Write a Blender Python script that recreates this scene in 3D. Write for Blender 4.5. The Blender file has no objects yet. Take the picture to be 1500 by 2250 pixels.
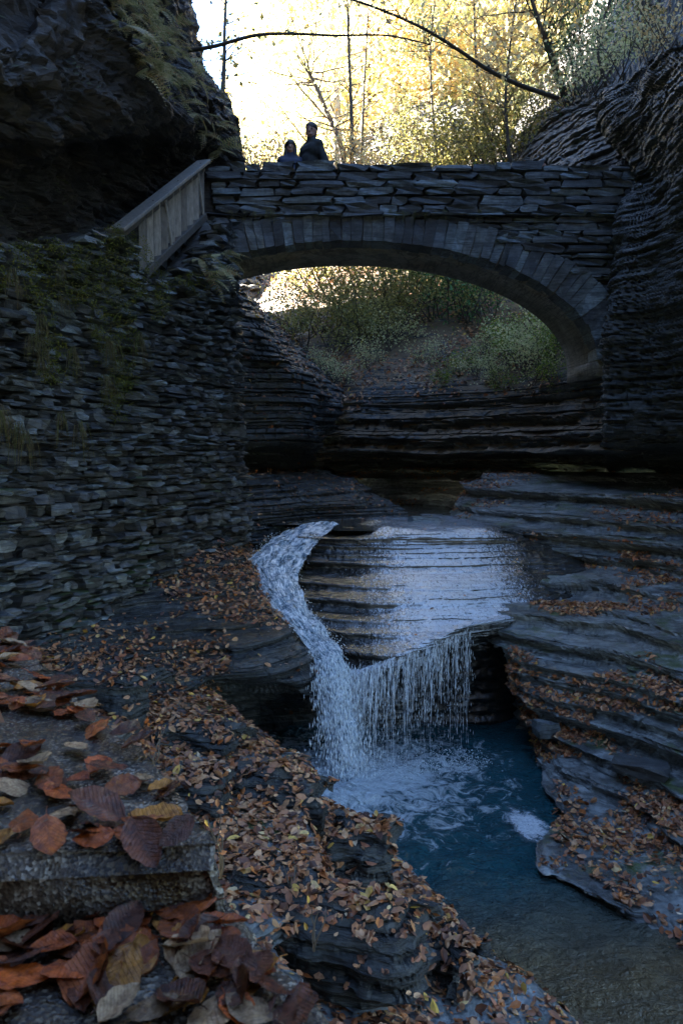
import bpy, math, random
import numpy as np
from mathutils import Vector, Matrix
R = math.radians
rng = np.random.default_rng(7); random.seed(7)

# ------------------------------------------------------------------ camera, world, sun, exposure
sc = bpy.context.scene
FPX, CX, CY, HOR = 1687.5, 750.0, 1125.0, 1000.0
PITCH = math.atan((CY-HOR)/FPX)
cam = bpy.data.cameras.new("camera"); camo = bpy.data.objects.new("camera", cam)
sc.collection.objects.link(camo); sc.camera = camo
cam.sensor_fit = 'VERTICAL'; cam.sensor_height = 24.0; cam.lens = 18.0
cam.clip_start = 0.05; cam.clip_end = 2000
camo.location = (0, 0, 0); camo.rotation_euler = (R(90)-PITCH, 0, 0)
cam.dof.use_dof = True; cam.dof.focus_distance = 9.0; cam.dof.aperture_fstop = 9.0

SUN_EL, SUN_AZ = R(38), R(-62)        # azimuth from +y (forward), negative = left
w = bpy.data.worlds.new("World"); sc.world = w; w.use_nodes = True
nt = w.node_tree; bg = nt.nodes["Background"]
sky = nt.nodes.new("ShaderNodeTexSky"); sky.sky_type = 'NISHITA'; sky.sun_disc = False
sky.ozone_density = 4.0; sky.dust_density = .4; sky.air_density = 1.0; sky.sun_elevation = SUN_EL; sky.sun_rotation = SUN_AZ
nt.links.new(sky.outputs[0], bg.inputs[0]); bg.inputs[1].default_value = 0.055
sl = bpy.data.lights.new("sun", 'SUN'); sl.energy = 5.0; sl.angle = R(0.5); sl.color = (1, 0.93, 0.82)
so = bpy.data.objects.new("sun", sl); sc.collection.objects.link(so)
sdir = Vector((math.sin(SUN_AZ)*math.cos(SUN_EL), math.cos(SUN_AZ)*math.cos(SUN_EL), math.sin(SUN_EL)))
so.rotation_euler = sdir.to_track_quat('Z', 'Y').to_euler()
sc.view_settings.view_transform = 'Standard'; sc.view_settings.look = 'None'
sc.view_settings.exposure = 4.15; sc.view_settings.gamma = 1.0; sc.view_settings.use_curve_mapping = False
sc.cycles.use_denoising = True
sc.cycles.max_bounces = 7; sc.cycles.diffuse_bounces = 4; sc.cycles.glossy_bounces = 3
sc.cycles.transparent_max_bounces = 6; sc.cycles.caustics_reflective = False; sc.cycles.caustics_refractive = False

# ------------------------------------------------------------------ helpers
COL = sc.collection
def P(px, py, d):
    rx = (px-CX)/FPX; ry = (CY-py)/FPX
    v = np.array([rx, math.cos(PITCH)+math.sin(PITCH)*ry, ry*math.cos(PITCH)-math.sin(PITCH)])
    return v*(d/v[1])
def PZ(px, py, z):
    v = P(px, py, 1.0); return v*(z/v[2])

def h3(ix, iy, iz, s=0):
    n = (ix.astype(np.int64)*374761393 + iy.astype(np.int64)*668265263 + iz.astype(np.int64)*2147483647 + s*974711) & 0xffffffff
    n = ((n ^ (n >> 13))*1274126177) & 0xffffffff
    n = ((n ^ (n >> 16))*2246822519) & 0xffffffff
    return ((n ^ (n >> 15)) & 0xffff)/65535.0
def vn(x, y, z, s=0):
    x, y, z = np.broadcast_arrays(np.asarray(x, float), np.asarray(y, float), np.asarray(z, float))
    ix, iy, iz = np.floor(x), np.floor(y), np.floor(z)
    fx, fy, fz = x-ix, y-iy, z-iz
    fx, fy, fz = [f*f*(3-2*f) for f in (fx, fy, fz)]
    r = 0
    for a in (0, 1):
        for b in (0, 1):
            for c in (0, 1):
                r = r + h3(ix+a, iy+b, iz+c, s)*(fx if a else 1-fx)*(fy if b else 1-fy)*(fz if c else 1-fz)
    return r*2-1
def fbm(x, y, z, o=4, s=0):
    r = 0; a = 1; t = 0
    for i in range(o):
        r = r+a*vn(x*2**i, y*2**i, z*2**i, s+i); t += a; a *= .5
    return r/t

def tag(o, label=None, cat=None, group=None, kind=None):
    if label: o["label"] = label
    if cat: o["category"] = cat
    if group: o["group"] = group
    if kind: o["kind"] = kind
    return o
def link(name, me, mat=None, parent=None):
    o = bpy.data.objects.new(name, me); COL.objects.link(o)
    if mat is not None and me is not None and len(me.materials) == 0: me.materials.append(mat)
    if parent is not None: o.parent = parent
    return o
def empty(name, loc=(0, 0, 0), rz=0):
    o = bpy.data.objects.new(name, None); COL.objects.link(o); o.location = loc; o.rotation_euler = (0, 0, rz)
    o.empty_display_size = .1
    return o
def np_mesh(name, V, F, mat=None, uv=None, smooth=True):
    V = np.asarray(V, float).reshape(-1, 3); F = np.asarray(F)
    me = bpy.data.meshes.new(name)
    k = F.shape[1]; n = len(F)
    me.vertices.add(len(V)); me.vertices.foreach_set("co", V.ravel())
    me.loops.add(n*k); me.loops.foreach_set("vertex_index", F.ravel().astype(np.int32))
    me.polygons.add(n); me.polygons.foreach_set("loop_start", np.arange(0, n*k, k, dtype=np.int32))
    me.polygons.foreach_set("loop_total", np.full(n, k, np.int32))
    me.polygons.foreach_set("use_smooth", np.full(n, smooth))
    if uv is not None:
        l = me.uv_layers.new(name="UVMap"); l.data.foreach_set("uv", np.asarray(uv)[F.ravel()].ravel())
    me.update(calc_edges=True)
    if mat is not None: me.materials.append(mat)
    return me
class MB:
    """collects pieces (mixed polygons) into one mesh"""
    def __init__(s): s.v = []; s.f = []; s.n = 0
    def add(s, V, F):
        V = np.asarray(V, float)
        s.v.append(V); s.f += [tuple(int(i)+s.n for i in f) for f in F]; s.n += len(V)
    def box(s, c, size, rot=None):
        V = np.array([[x, y, z] for x in (-.5, .5) for y in (-.5, .5) for z in (-.5, .5)])*np.array(size)
        if rot is not None: V = V@np.array(rot).T
        s.add(V+np.array(c), [(0, 1, 3, 2), (4, 6, 7, 5), (0, 4, 5, 1), (2, 3, 7, 6), (0, 2, 6, 4), (1, 5, 7, 3)])
    def tube(s, pts, rad, n=7, cap=True):
        pts = np.asarray(pts, float); m = len(pts)
        rad = np.broadcast_to(np.asarray(rad, float), (m,))
        t = np.gradient(pts, axis=0); t /= np.linalg.norm(t, axis=1)[:, None]+1e-9
        up = np.array([0, 0, 1.]) if abs(t[0][2]) < .9 else np.array([0, 1., 0])
        a = np.cross(t, up); a /= np.linalg.norm(a, axis=1)[:, None]+1e-9; b = np.cross(t, a)
        th = np.arange(n)*2*math.pi/n
        V = pts[:, None]+rad[:, None, None]*(np.cos(th)[None, :, None]*a[:, None]+np.sin(th)[None, :, None]*b[:, None])
        F = [(i*n+j, i*n+(j+1) % n, (i+1)*n+(j+1) % n, (i+1)*n+j) for i in range(m-1) for j in range(n)]
        if cap: F += [tuple(range(n-1, -1, -1)), tuple((m-1)*n+j for j in range(n))]
        s.add(V.reshape(-1, 3), F)
    def mesh(s, name, mat=None, smooth=True):
        me = bpy.data.meshes.new(name); me.from_pydata(np.concatenate(s.v).tolist(), [], s.f)
        me.polygons.foreach_set("use_smooth", np.full(len(me.polygons), smooth))
        if mat is not None: me.materials.append(mat)
        return me

def cr(A, n):
    """Catmull-Rom resample along axis 0 to n samples"""
    m = len(A); t = np.linspace(0, m-1, n); i = np.clip(np.floor(t).astype(int), 0, m-2); f = (t-i)
    sh = (n,)+(1,)*(A.ndim-1); f = f.reshape(sh)
    E = np.concatenate([(2*A[0]-A[1])[None], A, (2*A[-1]-A[-2])[None]])
    p0, p1, p2, p3 = E[i], E[i+1], E[i+2], E[i+3]
    return .5*((2*p1)+(p2-p0)*f+(2*p0-5*p1+4*p2-p3)*f*f+(3*p1-p0-3*p2+p3)*f**3)
def lr(A, n):
    m = len(A); t = np.linspace(0, m-1, n); i = np.clip(np.floor(t).astype(int), 0, m-2); f = (t-i).reshape((n,)+(1,)*(A.ndim-1)); return A[i]*(1-f)+A[i+1]*f
def gridnormals(G):
    du = np.gradient(G, axis=0); dv = np.gradient(G, axis=1)
    n = np.cross(du, dv); n /= np.linalg.norm(n, axis=2)[:, :, None]+1e-9
    return n
def layers(thick, seed, lo=-8, hi=40):
    r = np.random.default_rng(seed); n = int((hi-lo)/thick)+5
    return lo+np.concatenate([[0], np.cumsum(thick*(.35+1.3*r.random(n)))])
def gridfaces(a, b):
    i = np.arange(a*b).reshape(a, b)
    return np.stack([i[:-1, :-1], i[1:, :-1], i[1:, 1:], i[:-1, 1:]], -1).reshape(-1, 4)

GR = {}
def patch(name, rows, nr, nc, mat, strata=(.09, .06), terr=None, fb=(1.5, .12), fine=.012, seed=1, closed=None, kind="structure", parent=None, outward=None, link_it=True, lin=False, smooth=False, zfade=None, tw=None, face=None):
    A = np.array([[np.array(q[1:], float) if q[0] == 'w' else P(*q) for q in r] for r in rows])
    rz_ = lr if lin else cr
    G = rz_(A, nr); G = np.swapaxes(rz_(np.swapaxes(G, 0, 1), nc), 0, 1)
    n = gridnormals(G)
    flip = (n*(-G)).sum(2).mean() < 0 if outward is None else (n*np.array(outward)).sum(2).mean() < 0
    if flip: n = -n
    x, y, z = G[..., 0], G[..., 1], G[..., 2]
    G = G+n*(fb[1]*fbm(x*fb[0], y*fb[0], z*fb[0]*1.4, 4, seed))[..., None]
    if face: G = G+n*(face[1]*fbm(x*face[0], y*face[0], z*face[0], 5, seed+70)*np.clip(1.2-1.4*np.abs(n[..., 2]), 0, 1))[..., None]
    x, y, z = G[..., 0], G[..., 1], G[..., 2]
    if terr:
        B = layers(terr[0], seed+50); zz = z+terr[0]*.5*fbm(x*.5, y*.5, z*.3, 3, seed+9)
        k = np.clip(np.searchsorted(B, zz)-1, 0, len(B)-2); T = B[k+1]-B[k]; f = (zz-B[k])/T
        s = np.clip((f-.74)/.24, 0, 1)
        st = terr[1]*np.clip(.8+.35*vn(x*.8, y*.8, k*3.1, seed+3), 0, 1)
        if tw is not None: st = st*tw(x)
        if zfade: st = st*np.clip((zfade[1]-z)/(zfade[1]-zfade[0]), .12, 1)
        G[..., 2] += T*(s-f)*st
        nx_ = n*np.array([1, 1, 0]); nx_ = nx_/(np.linalg.norm(nx_, axis=2)[..., None]+1e-6)
        G = G-nx_*(np.clip(1-abs(f-.84)/.11, 0, 1)*st*T*.7)[..., None]          # shadowed undercut below each lip
    if strata:
        B = layers(strata[0], seed+90); z = G[..., 2]
        zz = z+strata[0]*.5*fbm(x*.6, y*.6, z*.0, 3, seed+19)
        k = np.clip(np.searchsorted(B, zz)-1, 0, len(B)-2); f = (zz-B[k])/(B[k+1]-B[k])
        off = h3(k, k*0, k*0, seed)-.5
        off = off*.9+.9*vn(x*1.1+k*7.3, y*1.1, k*5.7, seed+4)+.22*vn(x*4+k*3.3, y*4, k*2.7, seed+5)
        off = off*.75+.7*(h3(np.floor(x*2.3+k*.37), np.floor(y*2.3+k*.61), k, seed+6)-.5)+.6*(h3(np.floor(x*6.1+k*.7), np.floor(y*6.1+k*.3), k, seed+7)-.5)
        off = off-.9*np.clip((abs(f-.5)-.36)/.14, 0, 1)          # recessed joints
        nh = n*np.array([1, 1, 0]); hl = np.linalg.norm(nh, axis=2)[..., None]; nh = nh/(hl+1e-6)*np.clip(hl*2.2, 0, 1)+n*np.array([0, 0, .15])
        if zfade: off = off*np.clip((zfade[1]-z)/(zfade[1]-zfade[0]), .15, 1)
        G = G+nh*(strata[1]*off)[..., None]
    if fine:
        x, y, z = G[..., 0], G[..., 1], G[..., 2]
        G = G+n*(fine*fbm(x*9, y*9, z*22, 3, seed+33))[..., None]
    N = gridnormals(G); N = -N if flip else N
    F = gridfaces(nr, nc)
    if not flip: pass
    a = np.linspace(0, 1, nr); b = np.linspace(0, 1, nc)
    uv = np.stack(np.meshgrid(b, a), -1).reshape(-1, 2)
    if flip: F = F[:, ::-1]
    GR[name] = (G, N)
    if not link_it: return G, N
    me = np_mesh(name, G.reshape(-1, 3), F, mat, uv, smooth)
    o = link(name, me, None, parent)
    if kind: o["kind"] = kind
    return o

# ------------------------------------------------------------------ materials
def mat(name):
    m = bpy.data.materials.new(name); m.use_nodes = True
    return m, m.node_tree, m.node_tree.nodes, m.node_tree.links, m.node_tree.nodes["Principled BSDF"]
def nd(N, t, **k):
    n = N.new("ShaderNode"+t)
    for a, v in k.items(): setattr(n, a, v)
    return n
def ramp(N, stops, interp='LINEAR'):
    r = N.new("ShaderNodeValToRGB"); r.color_ramp.interpolation = interp
    e = r.color_ramp.elements
    while len(e) < len(stops): e.new(.5)
    for i, (p, c) in enumerate(stops):
        e[i].position = p; e[i].color = (*c, 1) if len(c) == 3 else c
    return r
def noise(N, L, vec, scale, detail=6, rough=.6, dist=0):
    n = N.new("ShaderNodeTexNoise"); n.inputs["Scale"].default_value = scale; n.inputs["Detail"].default_value = detail
    n.inputs["Roughness"].default_value = rough; n.inputs["Distortion"].default_value = dist
    if vec is not None: L.new(vec, n.inputs["Vector"])
    return n
def mapping(N, L, vec, scale):
    m = N.new("ShaderNodeMapping"); m.inputs["Scale"].default_value = scale; L.new(vec, m.inputs["Vector"]); return m.outputs[0]
def mixc(N, L, fac, a, b, mode='MIX'):
    m = N.new("ShaderNodeMix"); m.data_type = 'RGBA'; m.blend_type = mode
    for i, v in ((0, fac), (6, a), (7, b)):
        if hasattr(v, "default_value") or hasattr(v, "links"): L.new(v, m.inputs[i])
        else: m.inputs[i].default_value = v if i == 0 else ((*v, 1) if len(v) == 3 else v)
    return m.outputs[2]
def mth(N, L, op, a, b=None, clamp=False):
    m = N.new("ShaderNodeMath"); m.operation = op; m.use_clamp = clamp
    for i, v in ((0, a), (1, b)):
        if v is None: continue
        if hasattr(v, "links"): L.new(v, m.inputs[i])
        else: m.inputs[i].default_value = v
    return m.outputs[0]

def rock_mat(name, dark, mid, light, rough=(.45, .8), moss=0.0, bump=.5, zs=9, wet=None, mosscol=(.05, .075, .012), rust=0.12, perpiece=0):
    m, t, N, L, B = mat(name)
    g = nd(N, "NewGeometry"); pos = g.outputs["Position"]
    st = mapping(N, L, pos, (1, 1, zs))
    n1 = noise(N, L, st, 2.2, 8, .62, .4)
    n2 = noise(N, L, pos, .9, 5, .6)
    n3 = noise(N, L, pos, 14, 6, .65)
    r1 = ramp(N, [(.3, dark), (.52, mid), (.75, light)]); L.new(n1.outputs[0], r1.inputs[0])
    c = r1.outputs[0]
    if rust:
        rr = ramp(N, [(.52, (0, 0, 0)), (.7, (1, 1, 1))]); L.new(n2.outputs[0], rr.inputs[0])
        c = mixc(N, L, mth(N, L, 'MULTIPLY', rr.outputs[0], rust*3), c, (mid[0]*1.15, mid[1]*.85, mid[2]*.55))
    r3 = ramp(N, [(.3, (.55, .55, .55)), (.7, (1.35, 1.35, 1.35))]); L.new(n3.outputs[0], r3.inputs[0])
    c = mixc(N, L, 1.0, c, r3.outputs[0], 'MULTIPLY')
    ck = noise(N, L, mapping(N, L, pos, (.9, .9, 22)), 1.0, 5, .6, .3); rk = ramp(N, [(.455, (1, 1, 1)), (.49, (.3, .3, .3)), (.505, (.3, .3, .3)), (.54, (1, 1, 1))]); L.new(ck.outputs[0], rk.inputs[0])
    c = mixc(N, L, .85, c, mixc(N, L, 1.0, c, rk.outputs[0], 'MULTIPLY'))
    if perpiece:
        oi = nd(N, "ObjectInfo"); s = mth(N, L, 'FRACT', mth(N, L, 'ADD', oi.outputs["Random"], g.outputs["Random Per Island"]))
        rp = ramp(N, [(0, (.35, .33, .33)), (.4, (.8, .8, .85)), (.7, (1.1, 1.06, 1.0)), (.93, (1.5, 1.6, 1.65)), (1, (2.1, 2.15, 2.1))]); L.new(s, rp.inputs[0])
        c = mixc(N, L, perpiece, c, mixc(N, L, 1.0, c, rp.outputs[0], 'MULTIPLY'))
        lich = noise(N, L, pos, 7, 4, .7); rl = ramp(N, [(.6, (0, 0, 0)), (.68, (1, 1, 1))]); L.new(lich.outputs[0], rl.inputs[0])
        c = mixc(N, L, mth(N, L, 'MULTIPLY', rl.outputs[0], .45), c, (.2, .23, .21))
    if moss:
        sx = nd(N, "SeparateXYZ"); L.new(g.outputs["Normal"], sx.inputs[0])
        mn = noise(N, L, pos, 1.6, 6, .7); up = mth(N, L, 'MULTIPLY', mth(N, L, 'ADD', sx.outputs[2], .35), .5)
        mk = mth(N, L, 'MULTIPLY', mth(N, L, 'ADD', mn.outputs[0], up), .6); rm = ramp(N, [((1.34-moss)*.6, (0, 0, 0)), ((1.42-moss)*.6, (1, 1, 1))])
        L.new(mk, rm.inputs[0])
        c = mixc(N, L, mth(N, L, 'MULTIPLY', rm.outputs[0], .85), c, mosscol)
    L.new(c, B.inputs["Base Color"])
    rr2 = ramp(N, [(.3, (rough[0],)*3), (.7, (rough[1],)*3)]); L.new(n2.outputs[0], rr2.inputs[0]); L.new(rr2.outputs[0], B.inputs["Roughness"])
    B.inputs["Specular IOR Level"].default_value = .5
    bm = nd(N, "Bump"); bm.inputs["Strength"].default_value = bump; bm.inputs["Distance"].default_value = .03
    bs = mapping(N, L, pos, (6, 6, 40)); n4 = noise(N, L, bs, 1.6, 8, .7)
    L.new(mth(N, L, 'ADD', n4.outputs[0], mth(N, L, 'MULTIPLY', n3.outputs[0], .6)), bm.inputs["Height"])
    L.new(bm.outputs[0], B.inputs["Normal"])
    return m
M = {}
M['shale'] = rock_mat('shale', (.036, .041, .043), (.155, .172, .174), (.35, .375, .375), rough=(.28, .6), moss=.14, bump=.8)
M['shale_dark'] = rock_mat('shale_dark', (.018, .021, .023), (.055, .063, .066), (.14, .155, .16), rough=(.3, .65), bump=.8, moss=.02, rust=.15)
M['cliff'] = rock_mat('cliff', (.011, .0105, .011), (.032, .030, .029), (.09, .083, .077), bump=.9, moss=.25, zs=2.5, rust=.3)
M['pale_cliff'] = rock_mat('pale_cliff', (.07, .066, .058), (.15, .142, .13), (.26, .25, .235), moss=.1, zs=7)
M['wet_shale'] = rock_mat('wet_shale', (.016, .019, .02), (.042, .047, .047), (.1, .107, .105), bump=.8, rough=(.12, .42), moss=.04, rust=.35)
M['stone'] = rock_mat('wall_stone', (.035, .042, .047), (.10, .118, .128), (.2, .228, .24), rough=(.4, .75), moss=.06, zs=3, perpiece=1.0)
M['wall_stone'] = rock_mat('dry_stone', (.035, .04, .043), (.1, .112, .117), (.23, .252, .26), rough=(.32, .7), moss=.16, zs=3, perpiece=1.0)
M['bank'] = rock_mat('leafy_bank', (.018, .021, .023), (.055, .063, .066), (.14, .155, .16), moss=.42, mosscol=(.15, .095, .045))
M['core'] = rock_mat('core', (.02, .02, .02), (.035, .034, .032), (.06, .058, .055), moss=.1)
M['concrete'] = rock_mat('concrete', (.12, .105, .085), (.22, .195, .16), (.34, .31, .265), zs=.5, rust=.3, bump=.2)
M['hill'] = rock_mat('leafy_ground', (.22, .15, .08), (.4, .3, .17), (.55, .44, .28), zs=1, moss=.3, mosscol=(.12, .13, .04))
M['soil'] = rock_mat('soil', (.03, .022, .015), (.06, .043, .03), (.12, .085, .055), zs=1, moss=.25)

def leaf_mat(name, stops, trans=.35, rough=.55, gloss=.4, veins=False):
    m, t, N, L, B = mat(name)
    g = nd(N, "NewGeometry"); oi = nd(N, "ObjectInfo")
    s = mth(N, L, 'FRACT', mth(N, L, 'ADD', mth(N, L, 'MULTIPLY', oi.outputs["Random"], 7.31), g.outputs["Random Per Island"]))
    r = ramp(N, stops); L.new(s, r.inputs[0])
    n = noise(N, L, g.outputs["Position"], 30, 3, .6); rn = ramp(N, [(.3, (.7, .7, .7)), (.7, (1.15, 1.15, 1.15))]); L.new(n.outputs[0], rn.inputs[0])
    c = mixc(N, L, 1.0, r.outputs[0], rn.outputs[0], 'MULTIPLY')
    if veins:
        tc = nd(N, "TexCoord"); sv = nd(N, "SeparateXYZ"); L.new(tc.outputs["Object"], sv.inputs[0]); ay = mth(N, L, 'ABSOLUTE', sv.outputs[1])
        wv = mth(N, L, 'SINE', mth(N, L, 'MULTIPLY', mth(N, L, 'SUBTRACT', sv.outputs[0], mth(N, L, 'MULTIPLY', ay, .9)), 75.0))
        rv = ramp(N, [(.8, (0, 0, 0)), (.97, (1, 1, 1))]); L.new(mth(N, L, 'ADD', mth(N, L, 'MULTIPLY', wv, .5), .5), rv.inputs[0])
        rib = mth(N, L, 'LESS_THAN', ay, .012); vm = mth(N, L, 'MAXIMUM', rv.outputs[0], rib)
        bl = noise(N, L, tc.outputs["Object"], 5, 6, .7, .5); rb_ = ramp(N, [(.38, (.45, .38, .36)), (.6, (1.1, 1.1, 1.1))]); L.new(bl.outputs[0], rb_.inputs[0])
        c = mixc(N, L, 1.0, c, rb_.outputs[0], 'MULTIPLY'); c = mixc(N, L, mth(N, L, 'MULTIPLY', vm, .28), c, (.03, .015, .01))
        bm = nd(N, "Bump"); bm.inputs["Strength"].default_value = .5; bm.inputs["Distance"].default_value = .01; bm.invert = True; L.new(mth(N, L, 'ADD', vm, mth(N, L, 'MULTIPLY', bl.outputs[0], 1.5)), bm.inputs["Height"]); L.new(bm.outputs[0], B.inputs["Normal"])
    L.new(c, B.inputs["Base Color"]); B.inputs["Roughness"].default_value = rough; B.inputs["Specular IOR Level"].default_value = gloss
    if trans:
        tr = nd(N, "BsdfTranslucent"); L.new(c, tr.inputs[0]); mx = nd(N, "MixShader"); mx.inputs[0].default_value = trans
        L.new(B.outputs[0], mx.inputs[1]); L.new(tr.outputs[0], mx.inputs[2]); L.new(mx.outputs[0], N["Material Output"].inputs[0])
    return m
LIT = [(0, (.035, .013, .008)), (.13, (.12, .042, .018)), (.3, (.26, .1, .04)), (.48, (.4, .19, .085)), (.64, (.52, .3, .15)), (.76, (.26, .075, .022)), (.87, (.48, .17, .045)), (.95, (.46, .25, .11)), (.978, (.62, .38, .05)), (1, (.58, .46, .32))]
M['litter'] = leaf_mat('leaf_litter', LIT, .1, .5, .5)
M['wetleaf'] = leaf_mat('wet_leaf', [(0, (.05, .015, .01)), (.3, (.12, .035, .018)), (.55, (.28, .075, .025)), (.75, (.38, .12, .035)), (.88, (.3, .17, .06)), (.95, (.45, .26, .04)), (1, (.36, .3, .24))], .12, .22, .7)
M['gold'] = leaf_mat('gold_foliage', [(0, (.72, .54, .22)), (.35, (.84, .72, .38)), (.65, (.88, .82, .54)), (.85, (.8, .8, .52)), (1, (.8, .56, .28))], .5)
M['amber'] = leaf_mat('amber_foliage', [(0, (.62, .38, .14)), (.4, (.78, .56, .24)), (.75, (.84, .7, .4)), (1, (.66, .66, .34))], .5)
M['lime'] = leaf_mat('lime_foliage', [(0, (.46, .5, .2)), (.4, (.66, .66, .32)), (.75, (.8, .75, .42)), (1, (.78, .64, .3))], .5)
M['green'] = leaf_mat('green_foliage', [(0, (.1, .18, .02)), (.4, (.2, .3, .04)), (.75, (.34, .4, .06)), (1, (.5, .46, .08))], .4)
M['olive'] = leaf_mat('olive_foliage', [(0, (.16, .17, .05)), (.4, (.3, .29, .09)), (.75, (.44, .39, .13)), (1, (.55, .44, .1))], .4)
M['evergreen'] = leaf_mat('evergreen_foliage', [(0, (.04, .11, .03)), (.5, (.08, .2, .06)), (1, (.16, .3, .1))], .3)
M['fern'] = leaf_mat('fern_frond', [(0, (.22, .22, .07)), (.4, (.36, .32, .14)), (.75, (.48, .41, .22)), (1, (.34, .2, .09))], .35)
M['grass'] = leaf_mat('dry_grass', [(0, (.09, .07, .035)), (.5, (.2, .16, .08)), (1, (.16, .2, .05))], .25)
M['moss'] = leaf_mat('moss_tuft', [(0, (.06, .075, .012)), (.6, (.12, .135, .02)), (1, (.2, .17, .03))], .2, .8, .2)

def bark(name, a, b, spots=0):
    m, t, N, L, B = mat(name); g = nd(N, "NewGeometry")
    n = noise(N, L, mapping(N, L, g.outputs["Position"], (8, 8, 2)), 2, 6, .65); r = ramp(N, [(.3, a), (.7, b)]); L.new(n.outputs[0], r.inputs[0])
    L.new(r.outputs[0], B.inputs["Base Color"]); B.inputs["Roughness"].default_value = .85
    return m
M['bark'] = bark('bark', (.06, .045, .035), (.15, .12, .095)); M['birch'] = bark('birch_bark', (.28, .22, .17), (.6, .54, .45))
M['twig'] = bark('twig', (.045, .035, .028), (.1, .08, .06))
def wood(name, a, b):
    m, t, N, L, B = mat(name); g = nd(N, "NewGeometry")
    n = noise(N, L, mapping(N, L, g.outputs["Position"], (10, 10, 3)), 3, 6, .6); r = ramp(N, [(.3, a), (.72, b)]); L.new(n.outputs[0], r.inputs[0])
    L.new(r.outputs[0], B.inputs["Base Color"]); B.inputs["Roughness"].default_value = .7
    bm = nd(N, "Bump"); bm.inputs["Strength"].default_value = .3; bm.inputs["Distance"].default_value = .01; L.new(n.outputs[0], bm.inputs["Height"]); L.new(bm.outputs[0], B.inputs["Normal"])
    return m
M['timber'] = wood('weathered_timber', (.12, .115, .105), (.24, .225, .2)); M['timber_pale'] = wood('pale_timber', (.2, .19, .17), (.4, .38, .34)); M['timber_dark'] = wood('dark_timber', (.045, .04, .035), (.1, .09, .075))
def plain(name, c, rough=.6, spec=.4):
    m, t, N, L, B = mat(name); g = nd(N, "NewGeometry"); n = noise(N, L, g.outputs["Position"], 25, 4, .6)
    r = ramp(N, [(.3, tuple(x*.75 for x in c)), (.7, tuple(min(1, x*1.25) for x in c))]); L.new(n.outputs[0], r.inputs[0]); L.new(r.outputs[0], B.inputs["Base Color"])
    B.inputs["Roughness"].default_value = rough; B.inputs["Specular IOR Level"].default_value = spec
    return m
M['skin'] = plain('skin', (.36, .2, .14)); M['hair'] = plain('hair', (.014, .011, .01), .45); M['jacket'] = plain('dark_jacket', (.018, .022, .024), .8); M['jacket_blue'] = plain('navy_jacket', (.02, .028, .06), .7); M['trouser'] = plain('trousers', (.03, .03, .035), .8)

# water
def water_mat(name, deep, shallow, foam_axis=None):
    m, t, N, L, B = mat(name); g = nd(N, "NewGeometry"); pos = g.outputs["Position"]
    sx = nd(N, "SeparateXYZ"); L.new(pos, sx.inputs[0])
    n0 = noise(N, L, pos, 1.2, 4, .6)
    # bed colour shows where the channel shoals towards the outlet (y small)
    k = mth(N, L, 'ADD', sx.outputs[1], mth(N, L, 'MULTIPLY', n0.outputs[0], .8))
    rs = nd(N, "MapRange"); rs.inputs[1].default_value = 5.1; rs.inputs[2].default_value = 6.3; L.new(k, rs.inputs[0])
    c = mixc(N, L, rs.outputs[0], shallow, deep)
    B.inputs["Roughness"].default_value = .05; B.inputs["IOR"].default_value = 1.33
    nb = noise(N, L, mapping(N, L, pos, (1, 1.7, 1)), 7, 5, .6, .6); nb2 = noise(N, L, pos, 26, 3, .6, .4)
    # foam floats near the foot of the fall, thinning away in streaks
    if foam_axis is not None:
        vd = nd(N, "VectorMath", operation='DISTANCE'); L.new(pos, vd.inputs[0]); vd.inputs[1].default_value = foam_axis
        fn = noise(N, L, pos, 5.5, 8, .72, 1.2)
        dd = nd(N, "MapRange"); dd.inputs[1].default_value = 0.15; dd.inputs[2].default_value = 2.3; dd.inputs[3].default_value = .30; dd.inputs[4].default_value = -.14; L.new(vd.outputs["Value"], dd.inputs[0])
        fr = ramp(N, [(.54, (0, 0, 0)), (.72, (1, 1, 1))]); L.new(mth(N, L, 'ADD', fn.outputs[0], dd.outputs[0]), fr.inputs[0])
        c = mixc(N, L, fr.outputs[0], c, (.55, .62, .66))
        L.new(mth(N, L, 'ADD', mth(N, L, 'MULTIPLY', fr.outputs[0], .6), .05), B.inputs["Roughness"])
    L.new(c, B.inputs["Base Color"])
    bm = nd(N, "Bump"); bm.inputs["Strength"].default_value = 1.0; bm.inputs["Distance"].default_value = .13
    L.new(mth(N, L, 'ADD', nb.outputs[0], mth(N, L, 'MULTIPLY', nb2.outputs[0], .5)), bm.inputs["Height"]); L.new(bm.outputs[0], B.inputs["Normal"])
    return m
FOOT = tuple(P(775, 1722, 7.72))
M['pool'] = water_mat('pool_water', (.008, .064, .082), (.1, .075, .04), FOOT)
M['stream'] = water_mat('stream_water', (.03, .028, .018), (.03, .028, .018))
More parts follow.
